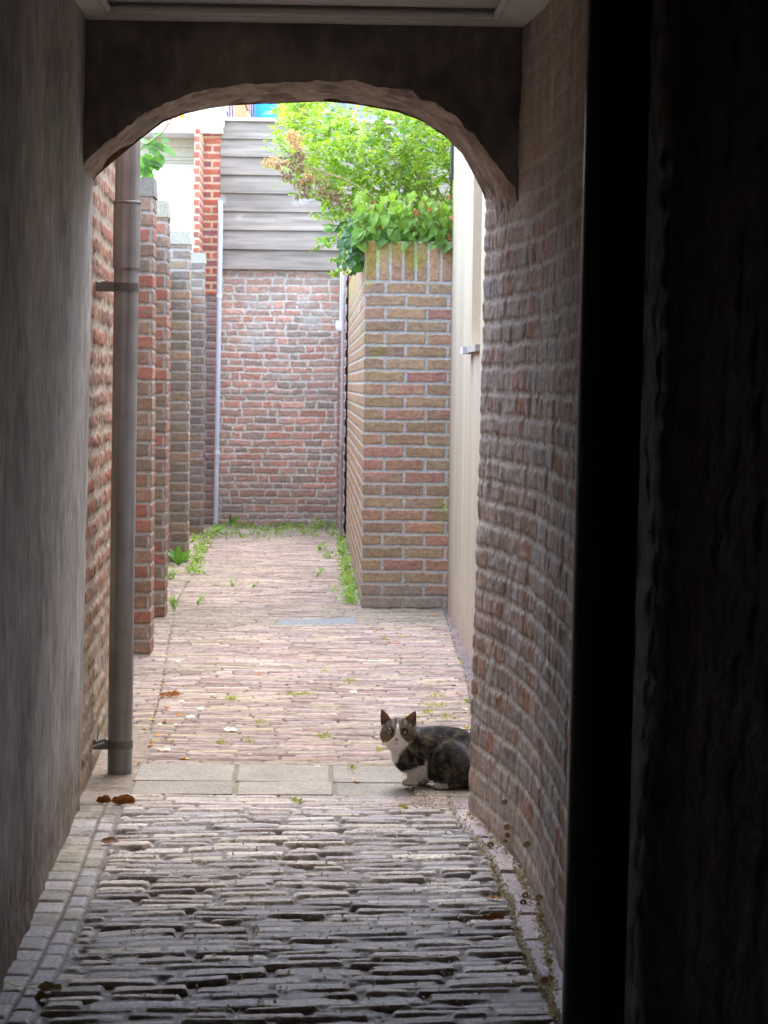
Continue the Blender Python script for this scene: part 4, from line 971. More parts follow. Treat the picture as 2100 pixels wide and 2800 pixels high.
weed(541, 1132, .15, 'dock', 'broad-leaved dock growing at the foot of the rear wall', n=8)
weed(516, 1128, .13, 'sprig', 'tall grey-green sprig beside the dock at the rear wall', n=7)
weed(500, 1135, .10, 'dock', 'small round-leaved plant left of the dock by the rear wall', n=6)
weed(722, 1130, .13, 'dock', 'large-leaved clump in the far right corner of the alley', n=12)
weed(683, 1140, .11, 'sprig', 'bushy green clump left of the far right corner', n=14)
weed(385, 1222, .13, 'dock', 'broad-leaved weed at the foot of the third pier', n=7)
weed(366, 1250, .09, 'sprig', 'weed clump between the second and third pier', n=10)
weed(425, 1150, .18, 'grass', 'tall grass blades beside the fourth pier', n=14)
weed(375, 1318, .10, 'grass', 'straw-tinged grass tuft at the foot of the second pier', n=18)
weed(757, 1305, .12, 'sprig', 'fresh green weed at the foot of the garden wall corner', n=10)
weed(503, 1265, .05, 'sprig', 'lone seedling in the middle of the far paving', n=2)
weed(548, 1270, .05, 'sprig', 'second seedling right of the lone one in the far paving', n=2)
weed(427, 1305, .07, 'sprig', 'thin seedling near the second pier, on bare brick', n=3)
weed(684, 1245, .06, 'sprig', 'small rosette on the far paving, left of the weedy strip', n=3)
for (x, y) in ((736, 1170), (744, 1185), (738, 1200), (748, 1215), (742, 1232), (752, 1248), (748, 1262), (757, 1280), (764, 1292), (692, 1188), (700, 1205)):
    LAB.append((weed(x + rs.uniform(-4, 4), y, .075, 'sprig', '-', 'weeds along the right garden wall', n=8), x, y, 'low weed clump'))
for (x, y) in ((432, 1168), (446, 1160), (430, 1190), (424, 1215), (428, 1240), (455, 1152), (470, 1150), (414, 1172)):
    LAB.append((weed(x + rs.uniform(-4, 4), y, .07, 'sprig', '-', 'weeds along the left piers', n=7), x, y, 'low weed clump'))
fol = MB(); n = 1300
x = rs.uniform(462, 745, n); y = 1137 + rs.rand(n) ** 1.6 * 28; 
P = np.array([gd(a, b) for a, b in zip(x, y)]); P[:, 2] += rs.rand(n) * .035; kp = (P[:, 1] < YR - .03) & (vn(x / 17., y / 7., 93) > .38)
P = P[kp]; n = len(P); leaves(fol, P, rv(n, rs, .6), rv(n, rs, 1.0), rs.uniform(.014, .032, n), rs.uniform(.008, .018, n), lerp(A3((.1, .2, .04)), A3((.24, .36, .07)), rs.rand(n)), 'ell', .15, .2)
x = np.concatenate([rs.uniform(728, 772, 700), rs.uniform(405, 460, 500)]); y = np.concatenate([rs.uniform(1165, 1310, 700), rs.uniform(1155, 1240, 500)])
x[:700] = 735 + (y[:700] - 1165) / 145 * 30 + rs.normal(size=700) * 7; x[700:] = 452 - (y[700:] - 1155) * .45 + rs.normal(size=500) * 8
P = np.array([gd(a, b) for a, b in zip(x, y)]); P[:, 2] += rs.rand(len(P)) * .03; n = len(P)
leaves(fol, P, rv(n, rs, .6), rv(n, rs, 1.0), rs.uniform(.012, .026, n), rs.uniform(.007, .015, n), lerp(A3((.14, .26, .05)), A3((.3, .36, .1)), rs.rand(n)), 'ell', .15, .2)
o = fol.build('ground_cover', M_leaf, kind='stuff'); o['label'] = 'low green weeds covering the ground at the far end and along both walls'; o['category'] = 'ground cover'
# moss tufts between the pavers
fol = MB()
for (x, y, w_) in [(640, 1500, 60), (945, 1502, 30), (940, 1524, 45), (925, 1540, 30), (1005, 1515, 14), (868, 1600, 16), (500, 1510, 30), (560, 1560, 20), (700, 1590, 25), (755, 1470, 20), (885, 1552, 30), (960, 1548, 24), (1000, 1430, 20), (760, 1660, 18), (640, 1730, 25), (870, 1745, 22), (600, 1345, 14), (830, 1380, 20), (540, 1600, 16), (480, 1605, 18), (700, 1450, 16), (820, 1620, 16)]:
    k_ = int(w_ * 4); P = np.array([gd(x + rs.normal() * w_ * .3, y + rs.normal() * 3) for _ in range(k_)]); P[:, 2] += .001
    leaves(fol, P, rv(k_, rs, .8), rv(k_, rs, .6), rs.uniform(.005, .010, k_), rs.uniform(.002, .004, k_), lerp(A3((.25, .28, .07)), A3((.38, .38, .13)), rs.rand(k_)), 'long', .1, .2)
o = fol.build('moss', M_leaf, kind='stuff'); o['label'] = 'thin moss growing in the joints of the brick paving'; o['category'] = 'moss'

# ------------------------------------------------------------------ fallen leaves, petals, litter
rs = np.random.RandomState(41)
def curled(x, y, L_, W_, curl, c, rot, name='fallen_leaf', m_=None, lobes=0, tilt=0.0, lift=.0):
    p = A3(gd(x, y)); u = np.linspace(-1, 1, 26); v = np.linspace(-1, 1, 15); V, U = np.meshgrid(v, u, indexing='ij')
    wid = np.sqrt(np.clip(1 - U ** 2, 0, 1)) * (1 + lobes * (.9 * fbm(U * 2.2 + rot * 7 + L_ * 90, V * 0 + np.sign(V), 412, 3)))
    a = curl * V * wid; rr = W_ / 2 / max(curl, .15)
    X = U * L_ / 2 + .08 * L_ * V ** 2; Yy = rr * np.sin(a); Z = rr * (1 - np.cos(a)) + .09 * L_ * U ** 2 * (1 if curl > .4 else .3) + .04 * L_ * np.sin(U * 5 + rot)
    ct, st = math.cos(tilt), math.sin(tilt); Yy, Z = Yy * ct - Z * st, Yy * st + Z * ct
    Z -= Z.min(); cr, sr = math.cos(rot), math.sin(rot)
    pos = np.stack([p[0] + X * cr - Yy * sr, p[1] + X * sr + Yy * cr, .001 + lift + Z], -1)
    cc = A3(c) * (1 + .5 * fbm(U * 3 + rot * 9, V * 3, 411, 3) + .12 * (np.abs(V) < .08))[..., None]
    mb = MB(); mb.grid(pos, cc, True); o = mb.build(name, m_ or M_dry); return o
o = curled(222, 1735, .04, .036, 1.6, (.20, .07, .03), .15, lobes=1, tilt=.9); o['label'] = 'curled red-brown leaf half of the pair lying under the zinc drainpipe, left one'; o['category'] = 'fallen leaf'
o = curled(264, 1738, .066, .044, 1.5, (.23, .085, .04), -.1, lobes=1, tilt=.8); o['label'] = 'larger curled red-brown dead leaf with pale tip below the zinc drainpipe'; o['category'] = 'fallen leaf'
o = curled(352, 1506, .035, .03, 1.3, (.42, .2, .11), .1, lobes=1, tilt=.7); o['label'] = 'small half of a brown curled leaf on the lit paving beyond the drainpipe'; o['category'] = 'fallen leaf'
o = curled(372, 1505, .055, .035, 1.5, (.4, .19, .1), -.05, lobes=1, tilt=.7); o['label'] = 'brown rolled-up dead leaf on the lit paving beyond the drainpipe'; o['category'] = 'fallen leaf'
o = curled(235, 1822, .045, .03, .8, (.2, .1, .05), .3, lobes=1, tilt=.3); o['label'] = 'brown torn leaf at the edge of the left kerb blocks'; o['category'] = 'fallen leaf'
o = curled(105, 2142, .05, .035, .9, (.28, .2, .14), -.4, lobes=1, tilt=.3); o['label'] = 'torn tan leaf beside the white scrap, bottom left'; o['category'] = 'fallen leaf'
o = curled(1062, 1988, .05, .022, .9, (.22, .07, .035), .05, lobes=1, tilt=.5); o['label'] = 'dark red shrivelled leaf on the shaded pavers before the right kerb'; o['category'] = 'fallen leaf'
o = curled(88, 2160, .03, .03, 1.2, (.1, .05, .03), .4, lobes=1); o['label'] = 'small dark brown shrivelled leaf, bottom left corner'; o['category'] = 'fallen leaf'
o = curled(235, 2078, .018, .012, .7, (.45, .34, .12), 1.4, lift=.002); o['label'] = 'tiny two-part yellow seed wing on the shaded pavers'; o['category'] = 'fallen leaf'
o = curled(45, 2134, .07, .012, .9, (.8, .8, .82), -.15, m_=M_petal, name='paper_scrap'); o['label'] = 'twisted white scrap on the left kerb, bottom left'; o['category'] = 'scrap'
o = curled(275, 1862 , .05, .004, .5, (.6, .58, .45), 1.3, name='twig', m_=M_dry, lift=.004); o['label'] = 'short pale twig lying on the left kerb blocks'; o['category'] = 'twig'
for i, (x, y) in enumerate([(800, 1358), (838, 1382), (945, 1396), (938, 1330), (912, 1440), (860, 1392), (810, 1366), (845, 1392), (1005, 1540), (985, 1552), (1003, 1570), (570, 1550), (385, 1546), (360, 1532), (340, 1590), (395, 1640), (312, 1575), (325, 1610), (345, 1622), (300, 1650), (355, 1562), (770, 1690), (560, 1458), (1070, 1942), (350, 1478), (990, 1500)]):
    o = curled(x, y, rs.uniform(.02, .036), rs.uniform(.012, .022), rs.uniform(.3, 1.0), A3((.58, .26, .09)) * rs.uniform(.7, 1.15), rs.uniform(-3, 3), lobes=rs.randint(0, 2), tilt=rs.uniform(0, .4))
    o['category'] = 'fallen leaf'; o['group'] = 'small orange leaves on the paving'; LAB.append((o, x, y, 'dry orange-brown leaf'))
for i, (x, y) in enumerate([(385, 1568), (402, 1640), (333, 1602), (880, 1372), (848, 1362), (330, 1555), (366, 1600), (1000, 1575), (870, 1376)]):
    o = curled(x, y, rs.uniform(.022, .034), rs.uniform(.012, .02), rs.uniform(.2, .7), A3((.66, .47, .1)) * rs.uniform(.8, 1.1), rs.uniform(-3, 3))
    o['category'] = 'fallen leaf'; o['group'] = 'small yellow leaves on the paving'; LAB.append((o, x, y, 'small yellow leaf'))
for i, (x, y, s_) in enumerate([(410, 1551, .032), (496, 1580, .045), (353, 1622, .042), (432, 1533, .03), (392, 1517, .02), (380, 1567, .018), (345, 1567, .02), (762, 1497, .03), (684, 1657, .02), (385, 1430, .02), (1020, 1585, .03), (1003, 1534, .026), (540, 1630, .012)]):
    o = curled(x, y, s_, s_ * .75, 1.0, (.86, .87, .88), rs.uniform(-.4, .4), name='petal', m_=M_petal, tilt=.35)
    o['category'] = 'petal'; o['group'] = 'white petals on the paving'; LAB.append((o, x, y, 'white petal'))
o = curled(360, 1722, .009, .009, .3, (.15, .5, .03), .2, name='leaf', m_=M_leaf, lift=.004); o['label'] = 'tiny bright green leaf on the pavers before the slabs'; o['category'] = 'leaf'
# green leaf right of the cat's back
o = curled(1018, 1575, .04, .03, .6, (.35, .5, .2), .2, name='fallen_leaf', m_=M_leaf, tilt=.3); o['label'] = 'pale green leaf on the paving just behind the cat'; o['category'] = 'fallen leaf'
# husks and grit along the right kerb
fol = MB(); n = 950
pts = np.array([(1281, 2222), (1330, 2268), (1405, 2345), (1440, 2420), (1478, 2500), (1500, 2590), (1512, 2700), (1520, 2790)], float)
t = rs.rand(n) * 7; px = np.interp(t, range(8), pts[:, 0]) + rs.normal(size=n) * 7 - 4; py = np.interp(t, range(8), pts[:, 1]) + rs.normal(size=n) * 7
pts2 = np.array([(1232, 2208), (1309, 2300), (1345, 2350), (1376, 2426), (1404, 2470), (1426, 2572), (1460, 2642), (1499, 2726)], float)
n2 = 480; t = rs.rand(n2) * 7; px2 = np.interp(t, range(8), pts2[:, 0]) + rs.normal(size=n2) * 8 - 6; py2 = np.interp(t, range(8), pts2[:, 1]) + rs.normal(size=n2) * 6
pts3 = np.array([(1100, 2195), (1275, 2200)]); n3 = 160; px3 = rs.uniform(1130, 1275, n3); py3 = rs.uniform(2168, 2215, n3)
n4 = 800; px4 = rs.uniform(330, 1500, n4); py4 = rs.uniform(2220, 2790, n4)
X = np.concatenate([px, px2, px3, px4]); Yp = np.concatenate([py, py2, py3, py4]); P = np.array([gp(a, b) for a, b in zip(X, Yp)]); P[:, 2] += rs.rand(len(P)) * .006
P = P[P[:, 0] < rwx(P[:, 1]) - .004]; n = len(P)
leaves(fol, P, rv(n, rs, .2), rv(n, rs, 1.), rs.uniform(.004, .010, n), rs.uniform(.003, .007, n), lerp(A3((.6, .53, .46)), A3((.4, .22, .12)), (rs.rand(n) < .35) * rs.rand(n)), 'heart', .4, .5)
o = fol.build('leaf_litter', M_dry, kind='stuff'); o['label'] = 'pale husks and bits of dry leaf along the right kerb'; o['category'] = 'litter'
# larger hollow husks
first = None
for i, (x, y, z) in enumerate([(1345, 2318, 0), (1385, 2306, .02), (1390, 2292, .04), (1444, 2317, .16), (1441, 2457, 0), (1478, 2462, .01), (1482, 2480, .0), (1484, 2512, .02), (1484, 2526, 0), (1435, 2475, 0), (1508, 2637, 0), (1512, 2650, .01), (1495, 2690, 0), (1509, 2685, 0), (1390, 2270, .09), (1383, 2200, .15)]):
    p = A3(gp(x, y)) if z == 0 else None
    if p is None:
        g_ = A3(gp(x, y)); Yw = min(max(float(g_[1]), 4.8), YJ - .1)
        p = A3(yp(x, y, Yw)); 
        # slide along the sight line until it touches the wall
        for Yw in np.arange(6.3, 4.7, -.01):
            q = A3(yp(x, y, Yw))
            if q[0] < rwx(Yw) + .014 * q[2] - .004: p = q; break
    mb = MB(); a = np.linspace(0, 2 * np.pi, 14, endpoint=False); r_ = rs.uniform(.006, .0095)
    prof = [(.2, .9), (.75, .85), (1.05, .5), (.95, .1), (.5, 0)]
    tl_ = rs.uniform(.5, 1.2); pos = []
    for (q_, h_) in prof:
        xx = q_ * r_ * np.cos(a); zz0 = q_ * r_ * np.sin(a); yy = -h_ * r_ * 1.3
        pos.append(np.stack([p[0] + xx - .004, p[1] + yy * math.cos(tl_) * np.ones(14), p[2] + zz0 + r_ + yy * 0], -1))
    mb.grid(np.array(pos), A3([(.12, .07, .04), (.5, .38, .22), (.55, .42, .25), (.45, .32, .18), (.4, .28, .15)])[:, None, :] * np.ones((5, 14, 3)), True, wrap=True)
    o = mb.build('seed_husk', M_dry); o['category'] = 'husk'; o['group'] = 'round husks at the foot of the right wall'; LAB.append((o, x / DS, y / DS, 'round tan husk'))

# each repeated small thing is told apart by where it lies
def zone(k, x, y):
    if 'weed' in k: return 'along the left piers' if x < 600 else 'along the right garden wall'
    if 'husk' in k: return 'clinging to the right brick wall' if y < 1840 else 'along the right kerb'
    if y > 1655: return 'on the pavers before the slabs'
    if x < 420: return 'just right of the zinc drainpipe' if y > 1520 else 'near the first brick pier'
    if x > 780: return 'in front of the garden wall corner' if y < 1470 else 'behind the cat'
    return 'in the middle of the lit paving'
ORD = ['nearest', 'second nearest', 'third nearest', 'fourth nearest', 'fifth nearest', 'sixth nearest', 'seventh nearest', 'eighth nearest', 'ninth nearest', 'tenth nearest', 'eleventh nearest', 'twelfth nearest', 'thirteenth nearest', 'fourteenth nearest']
zs_d = {}
for o, x, y, k in LAB: zs_d.setdefault((k, zone(k, x, y)), []).append((y, o))
for (k, z), L_ in zs_d.items():
    L_.sort(key=lambda q: -q[0])
    for i, (y, o) in enumerate(L_): o['label'] = (k + ', ' + ORD[i] + ' of those ' + z) if len(L_) > 1 else k + ' lying ' + z
# ------------------------------------------------------------------ cat
def smin(a, b, k):
    h = np.clip(.5 + .5 * (b - a) / k, 0, 1); return b * (1 - h) + a * h - k * h * (1 - h)
def ell(X, Y, Z, c, r):
    x, y, z = (X - c[0]) / r[0], (Y - c[1]) / r[1], (Z - c[2]) / r[2]
    k0 = np.sqrt(x * x + y * y + z * z); k1 = np.sqrt((x / r[0]) ** 2 + (y / r[1]) ** 2 + (z / r[2]) ** 2)
    return k0 * (k0 - 1) / np.maximum(k1, 1e-6)
def cap(X, Y, Z, a, b, ra, rb):
    a, b = A3(a), A3(b); ab = b - a; t = np.clip(((X - a[0]) * ab[0] + (Y - a[1]) * ab[1] + (Z - a[2]) * ab[2]) / ab.dot(ab), 0, 1)
    return np.sqrt((X - a[0] - t * ab[0]) ** 2 + (Y - a[1] - t * ab[1]) ** 2 + (Z - a[2] - t * ab[2]) ** 2) - (ra + (rb - ra) * t)
def nets(Fv, o, hstep):
    ins = Fv < 0; nx, ny, nz = Fv.shape
    acc = np.zeros((nx - 1, ny - 1, nz - 1, 3)); cnt = np.zeros((nx - 1, ny - 1, nz - 1))
    offs = [(0, 0, 0), (1, 0, 0), (0, 1, 0), (1, 1, 0), (0, 0, 1), (1, 0, 1), (0, 1, 1), (1, 1, 1)]
    sl_ = lambda q: Fv[q[0]:nx - 1 + q[0], q[1]:ny - 1 + q[1], q[2]:nz - 1 + q[2]]
    for i in range(8):
        for j in range(i + 1, 8):
            a, b = np.array(offs[i]), np.array(offs[j])
            if abs(a - b).sum() != 1: continue
            fa, fb = sl_(a), sl_(b); cr = (fa < 0) != (fb < 0); t = np.where(cr, fa / np.where(cr, fa - fb, 1), 0)
            acc += np.where(cr[..., None], a + t[..., None] * (b - a), 0); cnt += cr
    act = cnt > 0; idx = -np.ones(act.shape, int); idx[act] = np.arange(act.sum())
    ii = np.stack(np.nonzero(act), -1); V = (ii + acc[act] / cnt[act][:, None]) * hstep + o
    Q = []
    for ax in range(3):
        a = [slice(1, -1)] * 3; 
        d0 = [slice(1, nx - 1), slice(1, ny - 1), slice(1, nz - 1)]
        n_ = [nx, ny, nz]; d0[ax] = slice(0, n_[ax] - 1); d1 = list(d0); d1[ax] = slice(1, n_[ax])
        A_, B_ = ins[tuple(d0)], ins[tuple(d1)]; ch = np.stack(np.nonzero(A_ != B_), -1)
        base = ch + np.array([0 if k == ax else 1 for k in range(3)])
        u, v = (ax + 1) % 3, (ax + 2) % 3
        eu = np.zeros(3, int); eu[u] = 1; ev = np.zeros(3, int); ev[v] = 1
        g_ = lambda c: idx[c[:, 0], c[:, 1], c[:, 2]]
        q = np.stack([g_(base - eu - ev), g_(base - ev), g_(base), g_(base - eu)], -1)
        fl_ = ~A_[tuple(ch.T)]; q[fl_] = q[fl_][:, ::-1]; Q.append(q)
    Q = np.concatenate(Q); Q = Q[(Q >= 0).all(1)]
    return V, Q
hs = .0022
xs = np.arange(-.13, .30, hs); ys = np.arange(-.14, .12, hs); zs = np.arange(-.012, .225, hs)
X, Y, Z = np.meshgrid(xs, ys, zs, indexing='ij')
def c4(cx, cy, y=0.0): return ((cx - 700) / 4431., y, (1110 - cy) / 4431. - .177 * y)
S_ = ell(X, Y, Z, c4(520, 405, -.055), (.047, .046, .041))                       # skull
S_ = smin(S_, ell(X, Y, Z, c4(398, 470, -.058), (.022, .026, .022)), .02)       # cheeks
S_ = smin(S_, ell(X, Y, Z, c4(648, 470, -.055), (.024, .028, .024)), .02)
S_ = smin(S_, ell(X, Y, Z, c4(470, 543, -.094), (.0135, .014, .0105)), .010)     # muzzle pads
S_ = smin(S_, ell(X, Y, Z, c4(526, 543, -.092), (.0135, .014, .0105)), .010)
S_ = smin(S_, cap(X, Y, Z, c4(506, 400, -.093), c4(495, 515, -.104), .010, .0075), .014)   # bridge of the nose
S_ = smin(S_, ell(X, Y, Z, c4(496, 588, -.088), (.013, .013, .0085)), .010)     # chin
S_ = smin(S_, cap(X, Y, Z, c4(405, 372, -.085), c4(455, 372, -.088), .009, .008), .014)    # brows
S_ = smin(S_, cap(X, Y, Z, c4(560, 372, -.087), c4(620, 380, -.083), .008, .009), .014)
for e in ((412, 407, -.1015), (602, 412, -.099)):                                                # eye sockets
    S_ = np.maximum(S_, -(ell(X, Y, Z, c4(*e), (.0085, .007, .0078))) * 1.0) if False else -smin(-S_, ell(X, Y, Z, c4(*e), (.0098, .0085, .009)), .004)
S_ = smin(S_, cap(X, Y, Z, c4(560, 520, -.035), c4(640, 700, -.01), .036, .043), .03)    # neck
S_ = smin(S_, ell(X, Y, Z, c4(655, 700, -.012), (.033, .038, .05)), .03)         # chest
S_ = smin(S_, cap(X, Y, Z, c4(760, 560, .005), c4(1000, 600, .01), .050, .054), .03)      # shoulders / ribs
S_ = smin(S_, ell(X, Y, Z, c4(770, 690, -.022), (.036, .03, .05)), .025)         # near shoulder
S_ = smin(S_, ell(X, Y, Z, c4(1150, 610, .012), (.085, .058, .062)), .03)        # back
S_ = smin(S_, ell(X, Y, Z, c4(1330, 690, .012), (.07, .058, .066)), .03)         # rump
S_ = smin(S_, ell(X, Y, Z, c4(1230, 790, -.050), (.056, .030, .060)), .009)      # near thigh
S_ = smin(S_, ell(X, Y, Z, c4(1330, 960, -.03), (.062, .038, .044)), .02)
S_ = smin(S_, ell(X, Y, Z, c4(1130, 1000, -.048), (.034, .022, .026)), .018)     # knee
S_ = smin(S_, cap(X, Y, Z, c4(1230, 1110, -.06), c4(1040, 1130, -.066), .0135, .0115), .012)  # hind foot
S_ = smin(S_, ell(X, Y, Z, c4(950, 860, .0), (.062, .042, .042)), .03)           # belly
S_ = smin(S_, cap(X, Y, Z, c4(770, 830, -.024), c4(745, 1000, -.026), .025, .0145), .018)   # near fore leg
S_ = smin(S_, cap(X, Y, Z, c4(745, 1000, -.026), c4(715, 1068, -.027), .0145, .012), .012)
S_ = smin(S_, ell(X, Y, Z, c4(668, 1080, -.03), (.0205, .014, .0105)), .010)     # near paw
for k_, yy in enumerate((-.039, -.033, -.027, -.021)):
    S_ = smin(S_, ell(X, Y, Z, c4(628 + abs(k_ - 1.5) * 8, 1084, yy), (.0075, .0038, .0072)), .003)
S_ = smin(S_, cap(X, Y, Z, c4(850, 850, .02), c4(862, 1040, .022), .022, .014), .018)      # far fore leg
S_ = smin(S_, ell(X, Y, Z, c4(835, 1062, .014), (.021, .014, .011)), .010)
S_ = smin(S_, cap(X, Y, Z, c4(1420, 1020, .02), c4(1600, 1060, .06), .016, .012), .015)    # tail lies behind
S_ = np.maximum(S_, -(Z - .0015))
V, Q = nets(S_, A3((xs[0], ys[0], zs[0])), hs)
def vnorm(V, Q):
    N = np.zeros_like(V); a, b, c, d = (V[Q[:, i]] for i in range(4)); n = np.cross(c - a, d - b)
    for i in range(4): np.add.at(N, Q[:, i], n)
    return unit(N)
Nv = vnorm(V, Q)
if (Nv * (V - V.mean(0))).sum() < 0: Q = Q[:, ::-1]; Nv = -Nv
def n3(P, s, seed): return fbm(P[:, 0] * s + P[:, 1] * s * .6, P[:, 2] * s + P[:, 1] * s * .5, seed, 3)
def catcol(P, N):
    cx = 700 + 4431 * P[:, 0]; cy = 1110 - 4431 * (P[:, 2] + .177 * P[:, 1]); x, y, z = P.T
    head = (np.hypot((cx - 520) / 245, (cy - 410) / 205) < 1.0) & (y < -.012) & ((y < -.035) | (cy < 515))
    wv = .5 + .5 * np.sin(cx * .03 + 1.2 * np.sin(cy * .012) + 9 * n3(P, 16, 801)) 
    dark, lite = A3((.022, .019, .017)), A3((.2, .17, .135))
    c = lerp(dark, lite, np.clip(.34 * wv + .16 + 1.2 * n3(P, 80, 802) + 1.5 * n3(P, 220, 808), 0, 1) ** 1.3)
    gz = ss(1150, 1450, cx) * ss(950, 700, cy) * ss(460, 560, cy); c = lerp(c, A3((.24, .25, .275)) * (.55 + 1.1 * (n3(P, 90, 803) + .5))[:, None], gz * .6)
    rim = np.exp(-((np.hypot((cx - 1240) / 270, (cy - 800) / 310) - 1) / .06) ** 2) * (cx < 1250) * (cy < 960); c = lerp(c, A3((.21, .18, .12)), rim * .8)
    c = lerp(c, A3((.26, .21, .13)), np.exp(-((cx - 895) / 60) ** 2 - ((cy - 475) / 45) ** 2) * .8)
    c = lerp(c, A3((.2, .17, .11)), np.exp(-((cx - 880) / 16) ** 2) * ss(720, 560, cy) * ss(500, 560, cy) * .5)
    sp = np.exp(-((cy - 360) / 45) ** 2) * (cx > 1000) * (cx < 1420); c = lerp(c, dark, sp * .7)
    c = lerp(c, A3((.2, .21, .22)), np.exp(-((cx - 775) / 32) ** 2 - ((cy - 385) / 55) ** 2) * .75)
    # head
    st = .5 + .5 * np.sin((cx - 508) * .085 + 5 * n3(P, 45, 807) + .01 * (cx - 508) * (cy - 300) / 60); fz = ss(390, 330, cy)
    hc = lerp(A3((.11, .088, .068)), A3((.32, .26, .19)), np.clip(.45 + n3(P, 70, 804) * 1.2, 0, 1))
    hc = lerp(hc, lerp(dark, A3((.2, .165, .12)), st), fz * .75)
    ck = np.exp(-((cx - 372) / 42) ** 2 - ((cy - 500) / 40) ** 2); hc = lerp(hc, A3((.3, .2, .09)), ck * .8)
    ar = np.minimum(np.abs(cy - (455 + (cx - 640) * .2)), np.abs(cy - (500 + (cx - 640) * .1))); hc = lerp(hc, dark, np.exp(-(ar / 9) ** 2) * (cx > 625) * .6)
    al = np.abs(cy - (415 - (cx - 360) * .35)); hc = lerp(hc, dark, np.exp(-(al / 9) ** 2) * (cx < 375) * .7)
    hc = lerp(hc, dark, np.exp(-((cx - 448) / 14) ** 2 - ((cy - 470) / 28) ** 2) * .8)
    brow = np.exp(-((cx - 452) / 20) ** 2 - ((cy - 352) / 18) ** 2) + np.exp(-((cx - 565) / 20) ** 2 - ((cy - 352) / 18) ** 2) ; hc = lerp(hc, A3((.3, .26, .19)), np.clip(brow, 0, 1) * .7)
    for ex, ey in ((412, 407), (602, 412)):
        e_ = np.exp(-((np.hypot(cx - ex, (cy - ey) * 1.05) - 38) / 9) ** 2); hc = lerp(hc, A3((.012, .01, .01)), np.clip(e_ * 1.1, 0, 1))
        e_ = np.exp(-((np.hypot(cx - ex, (cy - ey) * 1.05) - 66) / 9) ** 2); pass
    W_ = A3((.9, .88, .85))
    half = np.interp(cy, [290, 340, 400, 450, 480, 510, 540, 580, 640], [0, 14, 28, 36, 48, 84, 120, 140, 170])
    wob = 10 * (n3(P, 130, 805))
    bl = ss(6, -6, np.abs(cx - 512 - (cy > 470) * (cy - 470) * .06) - half + wob) * (y < -.07)
    hc = lerp(hc, W_, bl)
    c = np.where(head[:, None], hc, c)
    # throat and chest
    lim = np.interp(cy, [520, 560, 600, 650, 700, 750, 790, 830], [690, 655, 625, 575, 540, 522, 512, 480]) 
    th = ss(8, -8, cx - lim + wob * 1.5) * (cy > 545) * (cy < 860)
    c = lerp(c, W_, th)
    top = np.interp(cx, [560, 650, 700, 745, 800, 860, 875, 892, 905, 980, 1100, 1180], [930, 905, 900, 868, 850, 850, 760, 760, 1000, 1070, 1085, 1120])
    lg = ss(-8, 8, cy - top + wob) * (cx < 1185) * (z < .09) * ((z<.052)|(cx<905)); c = lerp(c, A3((.85, .82, .77)), lg)
    hf = ss(-6, 6, cy - 1088 + (cx - 1000) * 0) * ss(1190, 1165, cx) * (cx > 960); c = lerp(c, A3((.46, .4, .34)), hf)
    c = lerp(c, A3((.5, .22, .2)), np.exp(-(np.hypot((cx - 495) / 30, (cy - 517) / 20)) ** 4) * (y < -.095))
    c = lerp(c, A3((.42, .2, .17)), np.exp(-((cx - 495) / 32) ** 4 - ((cy - 572) / 8) ** 2) * (y < -.085) * .8)
    c = lerp(c, A3((.3, .17, .15)), np.exp(-((cx - 495) / 4) ** 2 - ((cy - 552) / 18) ** 2) * (y < -.09) * .6)
    return c
Cv = catcol(V, Nv)
mbc = MB(); mbc.add(V, Q, Cv, True)
# ears
def ear(bl, br, tip, seed):
    bl, br, tip = A3(c4(*bl)), A3(c4(*br)), A3(c4(*tip))
    n, m_ = 16, 15; t = np.linspace(0, 1, n)[:, None]; s = np.linspace(-1, 1, m_)[None, :]
    w = (1 - t) ** .72 * (1 + .14 * np.sin(t * 3.1))
    mid = (bl + br) / 2; hv = (br - bl) / 2
    ctr = mid + (tip - mid) * t[..., None]
    for side, dy in ((1, 0.0), (-1, .0022)):
        pos = ctr + hv * (w * s)[..., None]
        pos[..., 1] += .016 * (1 - s ** 2) * (1 - t * .8) + dy
        e = np.maximum(np.abs(s), t * 0 + 0) + 0 * t
        if side == 1: c = lerp(A3((.5, .3, .22)), A3((.28, .18, .14)), ss(.45, .95, e) * .9 + .1 * t); c = lerp(c, A3((.46, .4, .33)), ss(.5, .1, t) * ss(.1, .7, s if seed else -s) * .5)
        else: c = A3((.14, .11, .09)) * np.ones(e.shape + (3,))
        mbc.grid(pos, c, True, flip=(side == -1))
ear((300, 335, -.05), (432, 262, -.056), (296, 108, -.052), 0)
ear((590, 262, -.056), (744, 345, -.048), (744, 130, -.050), 1)
# fur: short hairs standing on the skin
rs = np.random.RandomState(61); nf = 42000
a, b, c_, d_ = (V[Q[:, i]] for i in range(4)); ar = np.linalg.norm(np.cross(c_ - a, d_ - b), axis=1); pr = ar / ar.sum()
fi = rs.choice(len(Q), nf, p=pr); w = rs.dirichlet((1, 1, 1, 1), nf); P = sum(V[Q[fi, i]] * w[:, i:i + 1] for i in range(4)); N = unit(sum(Nv[Q[fi, i]] * w[:, i:i + 1] for i in range(4)))
C_ = catcol(P, N)
cxp = 700 + 4431 * P[:, 0]; cyp = 1110 - 4431 * (P[:, 2] + .177 * P[:, 1])
hd = (np.hypot((cxp - 520) / 245, (cyp - 410) / 215) < 1) & (P[:, 1] < -.012)
flow = np.where(hd[:, None], unit(P - A3(c4(498, 500, -.1))) * 1.0, A3((1, 0, -.55))); flow = flow - N * (flow * N).sum(1, keepdims=True)
ln = np.where(hd, .004, .0105) * rs.uniform(.6, 1.3, nf); ln *= np.where(P[:, 2] < .03, .5, 1)
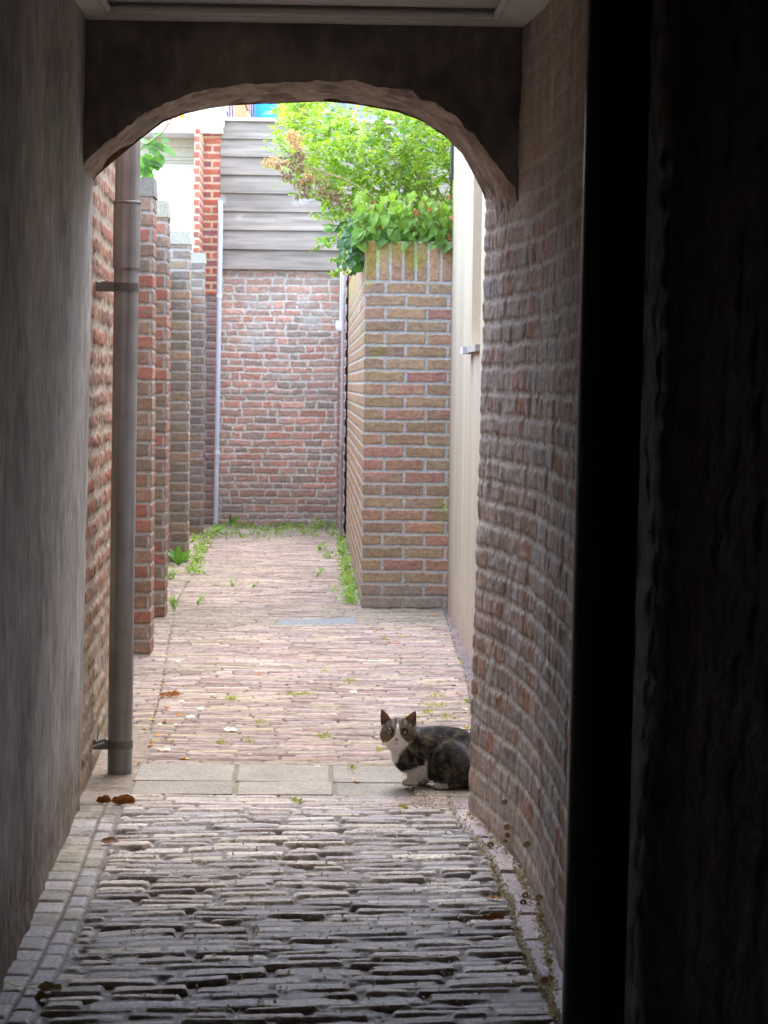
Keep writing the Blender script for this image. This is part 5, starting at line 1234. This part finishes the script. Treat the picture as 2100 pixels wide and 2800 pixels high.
face = hd & (np.hypot(cxp - 495, cyp - 520) < 60); ln = np.where(face, .0015, ln)
eyeb = hd & ((np.hypot(cxp - 412, cyp - 407) < 52) | (np.hypot(cxp - 602, cyp - 412) < 52)); ok = ~eyeb & (P[:, 2] > .004)
P, N, C_, flow, ln = P[ok], N[ok], C_[ok], unit(flow[ok]), ln[ok]; nf = len(P)
D = unit(flow + N * .45 + rs.normal(size=(nf, 3)) * .22); Sd = unit(np.cross(D, N)) * .0006
C_ = C_ * rs.uniform(.5, 1.8, (nf, 1))
tv = np.stack([P - Sd - N * .0005, P + Sd - N * .0005, P + D * ln[:, None]], 1).reshape(-1, 3)
mbc.add(tv, np.arange(nf * 3).reshape(-1, 3), np.repeat(C_, 3, 0), True)
an = gp(1123.4, 2147.5)
cat_root = empty('cat', (an[0], an[1], .0012), 'tabby and white cat crouching on the slabs, looking at the viewer', 'cat')
kids = [mbc.build('body', M_fur, cat_root)]
for (ex, ey, yy) in ((412, 407, -.0930), (602, 412, -.0905)):
    ce = A3(c4(ex, ey, yy)); r_ = .0098; a = np.linspace(0, 2 * np.pi, 48, endpoint=False); t = np.linspace(0, np.pi / 2, 22); T, Aa = np.meshgrid(t, a, indexing='ij')
    pos = np.stack([ce[0] + r_ * np.sin(T) * np.cos(Aa), ce[1] - r_ * .82 * np.cos(T), ce[2] + .177 * 0 + r_ * np.sin(T) * np.sin(Aa)], -1)
    u = np.sin(T) * np.cos(Aa); v = np.sin(T) * np.sin(Aa); rr_ = np.hypot(u, v)
    c = lerp(A3((.2, .195, .1)), A3((.28, .28, .15)), ss(.2, .6, rr_)); c = lerp(c, A3((.012, .01, .01)), ss(.38, .5, v)); c = lerp(c, A3((.01, .01, .01)), ss(1.0, .8, np.hypot(u / .11, v / .45))); c = lerp(c, A3((.012, .01, .01)), ss(.56, .66, rr_))
    m_ = MB(); m_.grid(pos, c, True, wrap=True, flip=True); kids.append(m_.build('eye', M_eye, cat_root))
wm = MB()
for sd in (-1, 1):
    for k_ in range(7):
        p0 = A3(c4(498 + sd * 40, 540 + k_ * 5, -.102)); d = A3((sd * (1 + .1 * k_), -.25, .25 - .17 * k_)); t = np.linspace(0, 1, 6)
        wm.tube([tuple(p0 + d * q * .042 + A3((0, .012, -.012)) * q * q) for q in t], list(np.linspace(.0004, .00012, 6)), (.8, .8, .78), 4, False)
kids.append(wm.build('whiskers', M_petal, cat_root))
yw = -YAW
for k_ in kids: k_.matrix_parent_inverse = Matrix()
cat_root.rotation_euler = (0, 0, yw)
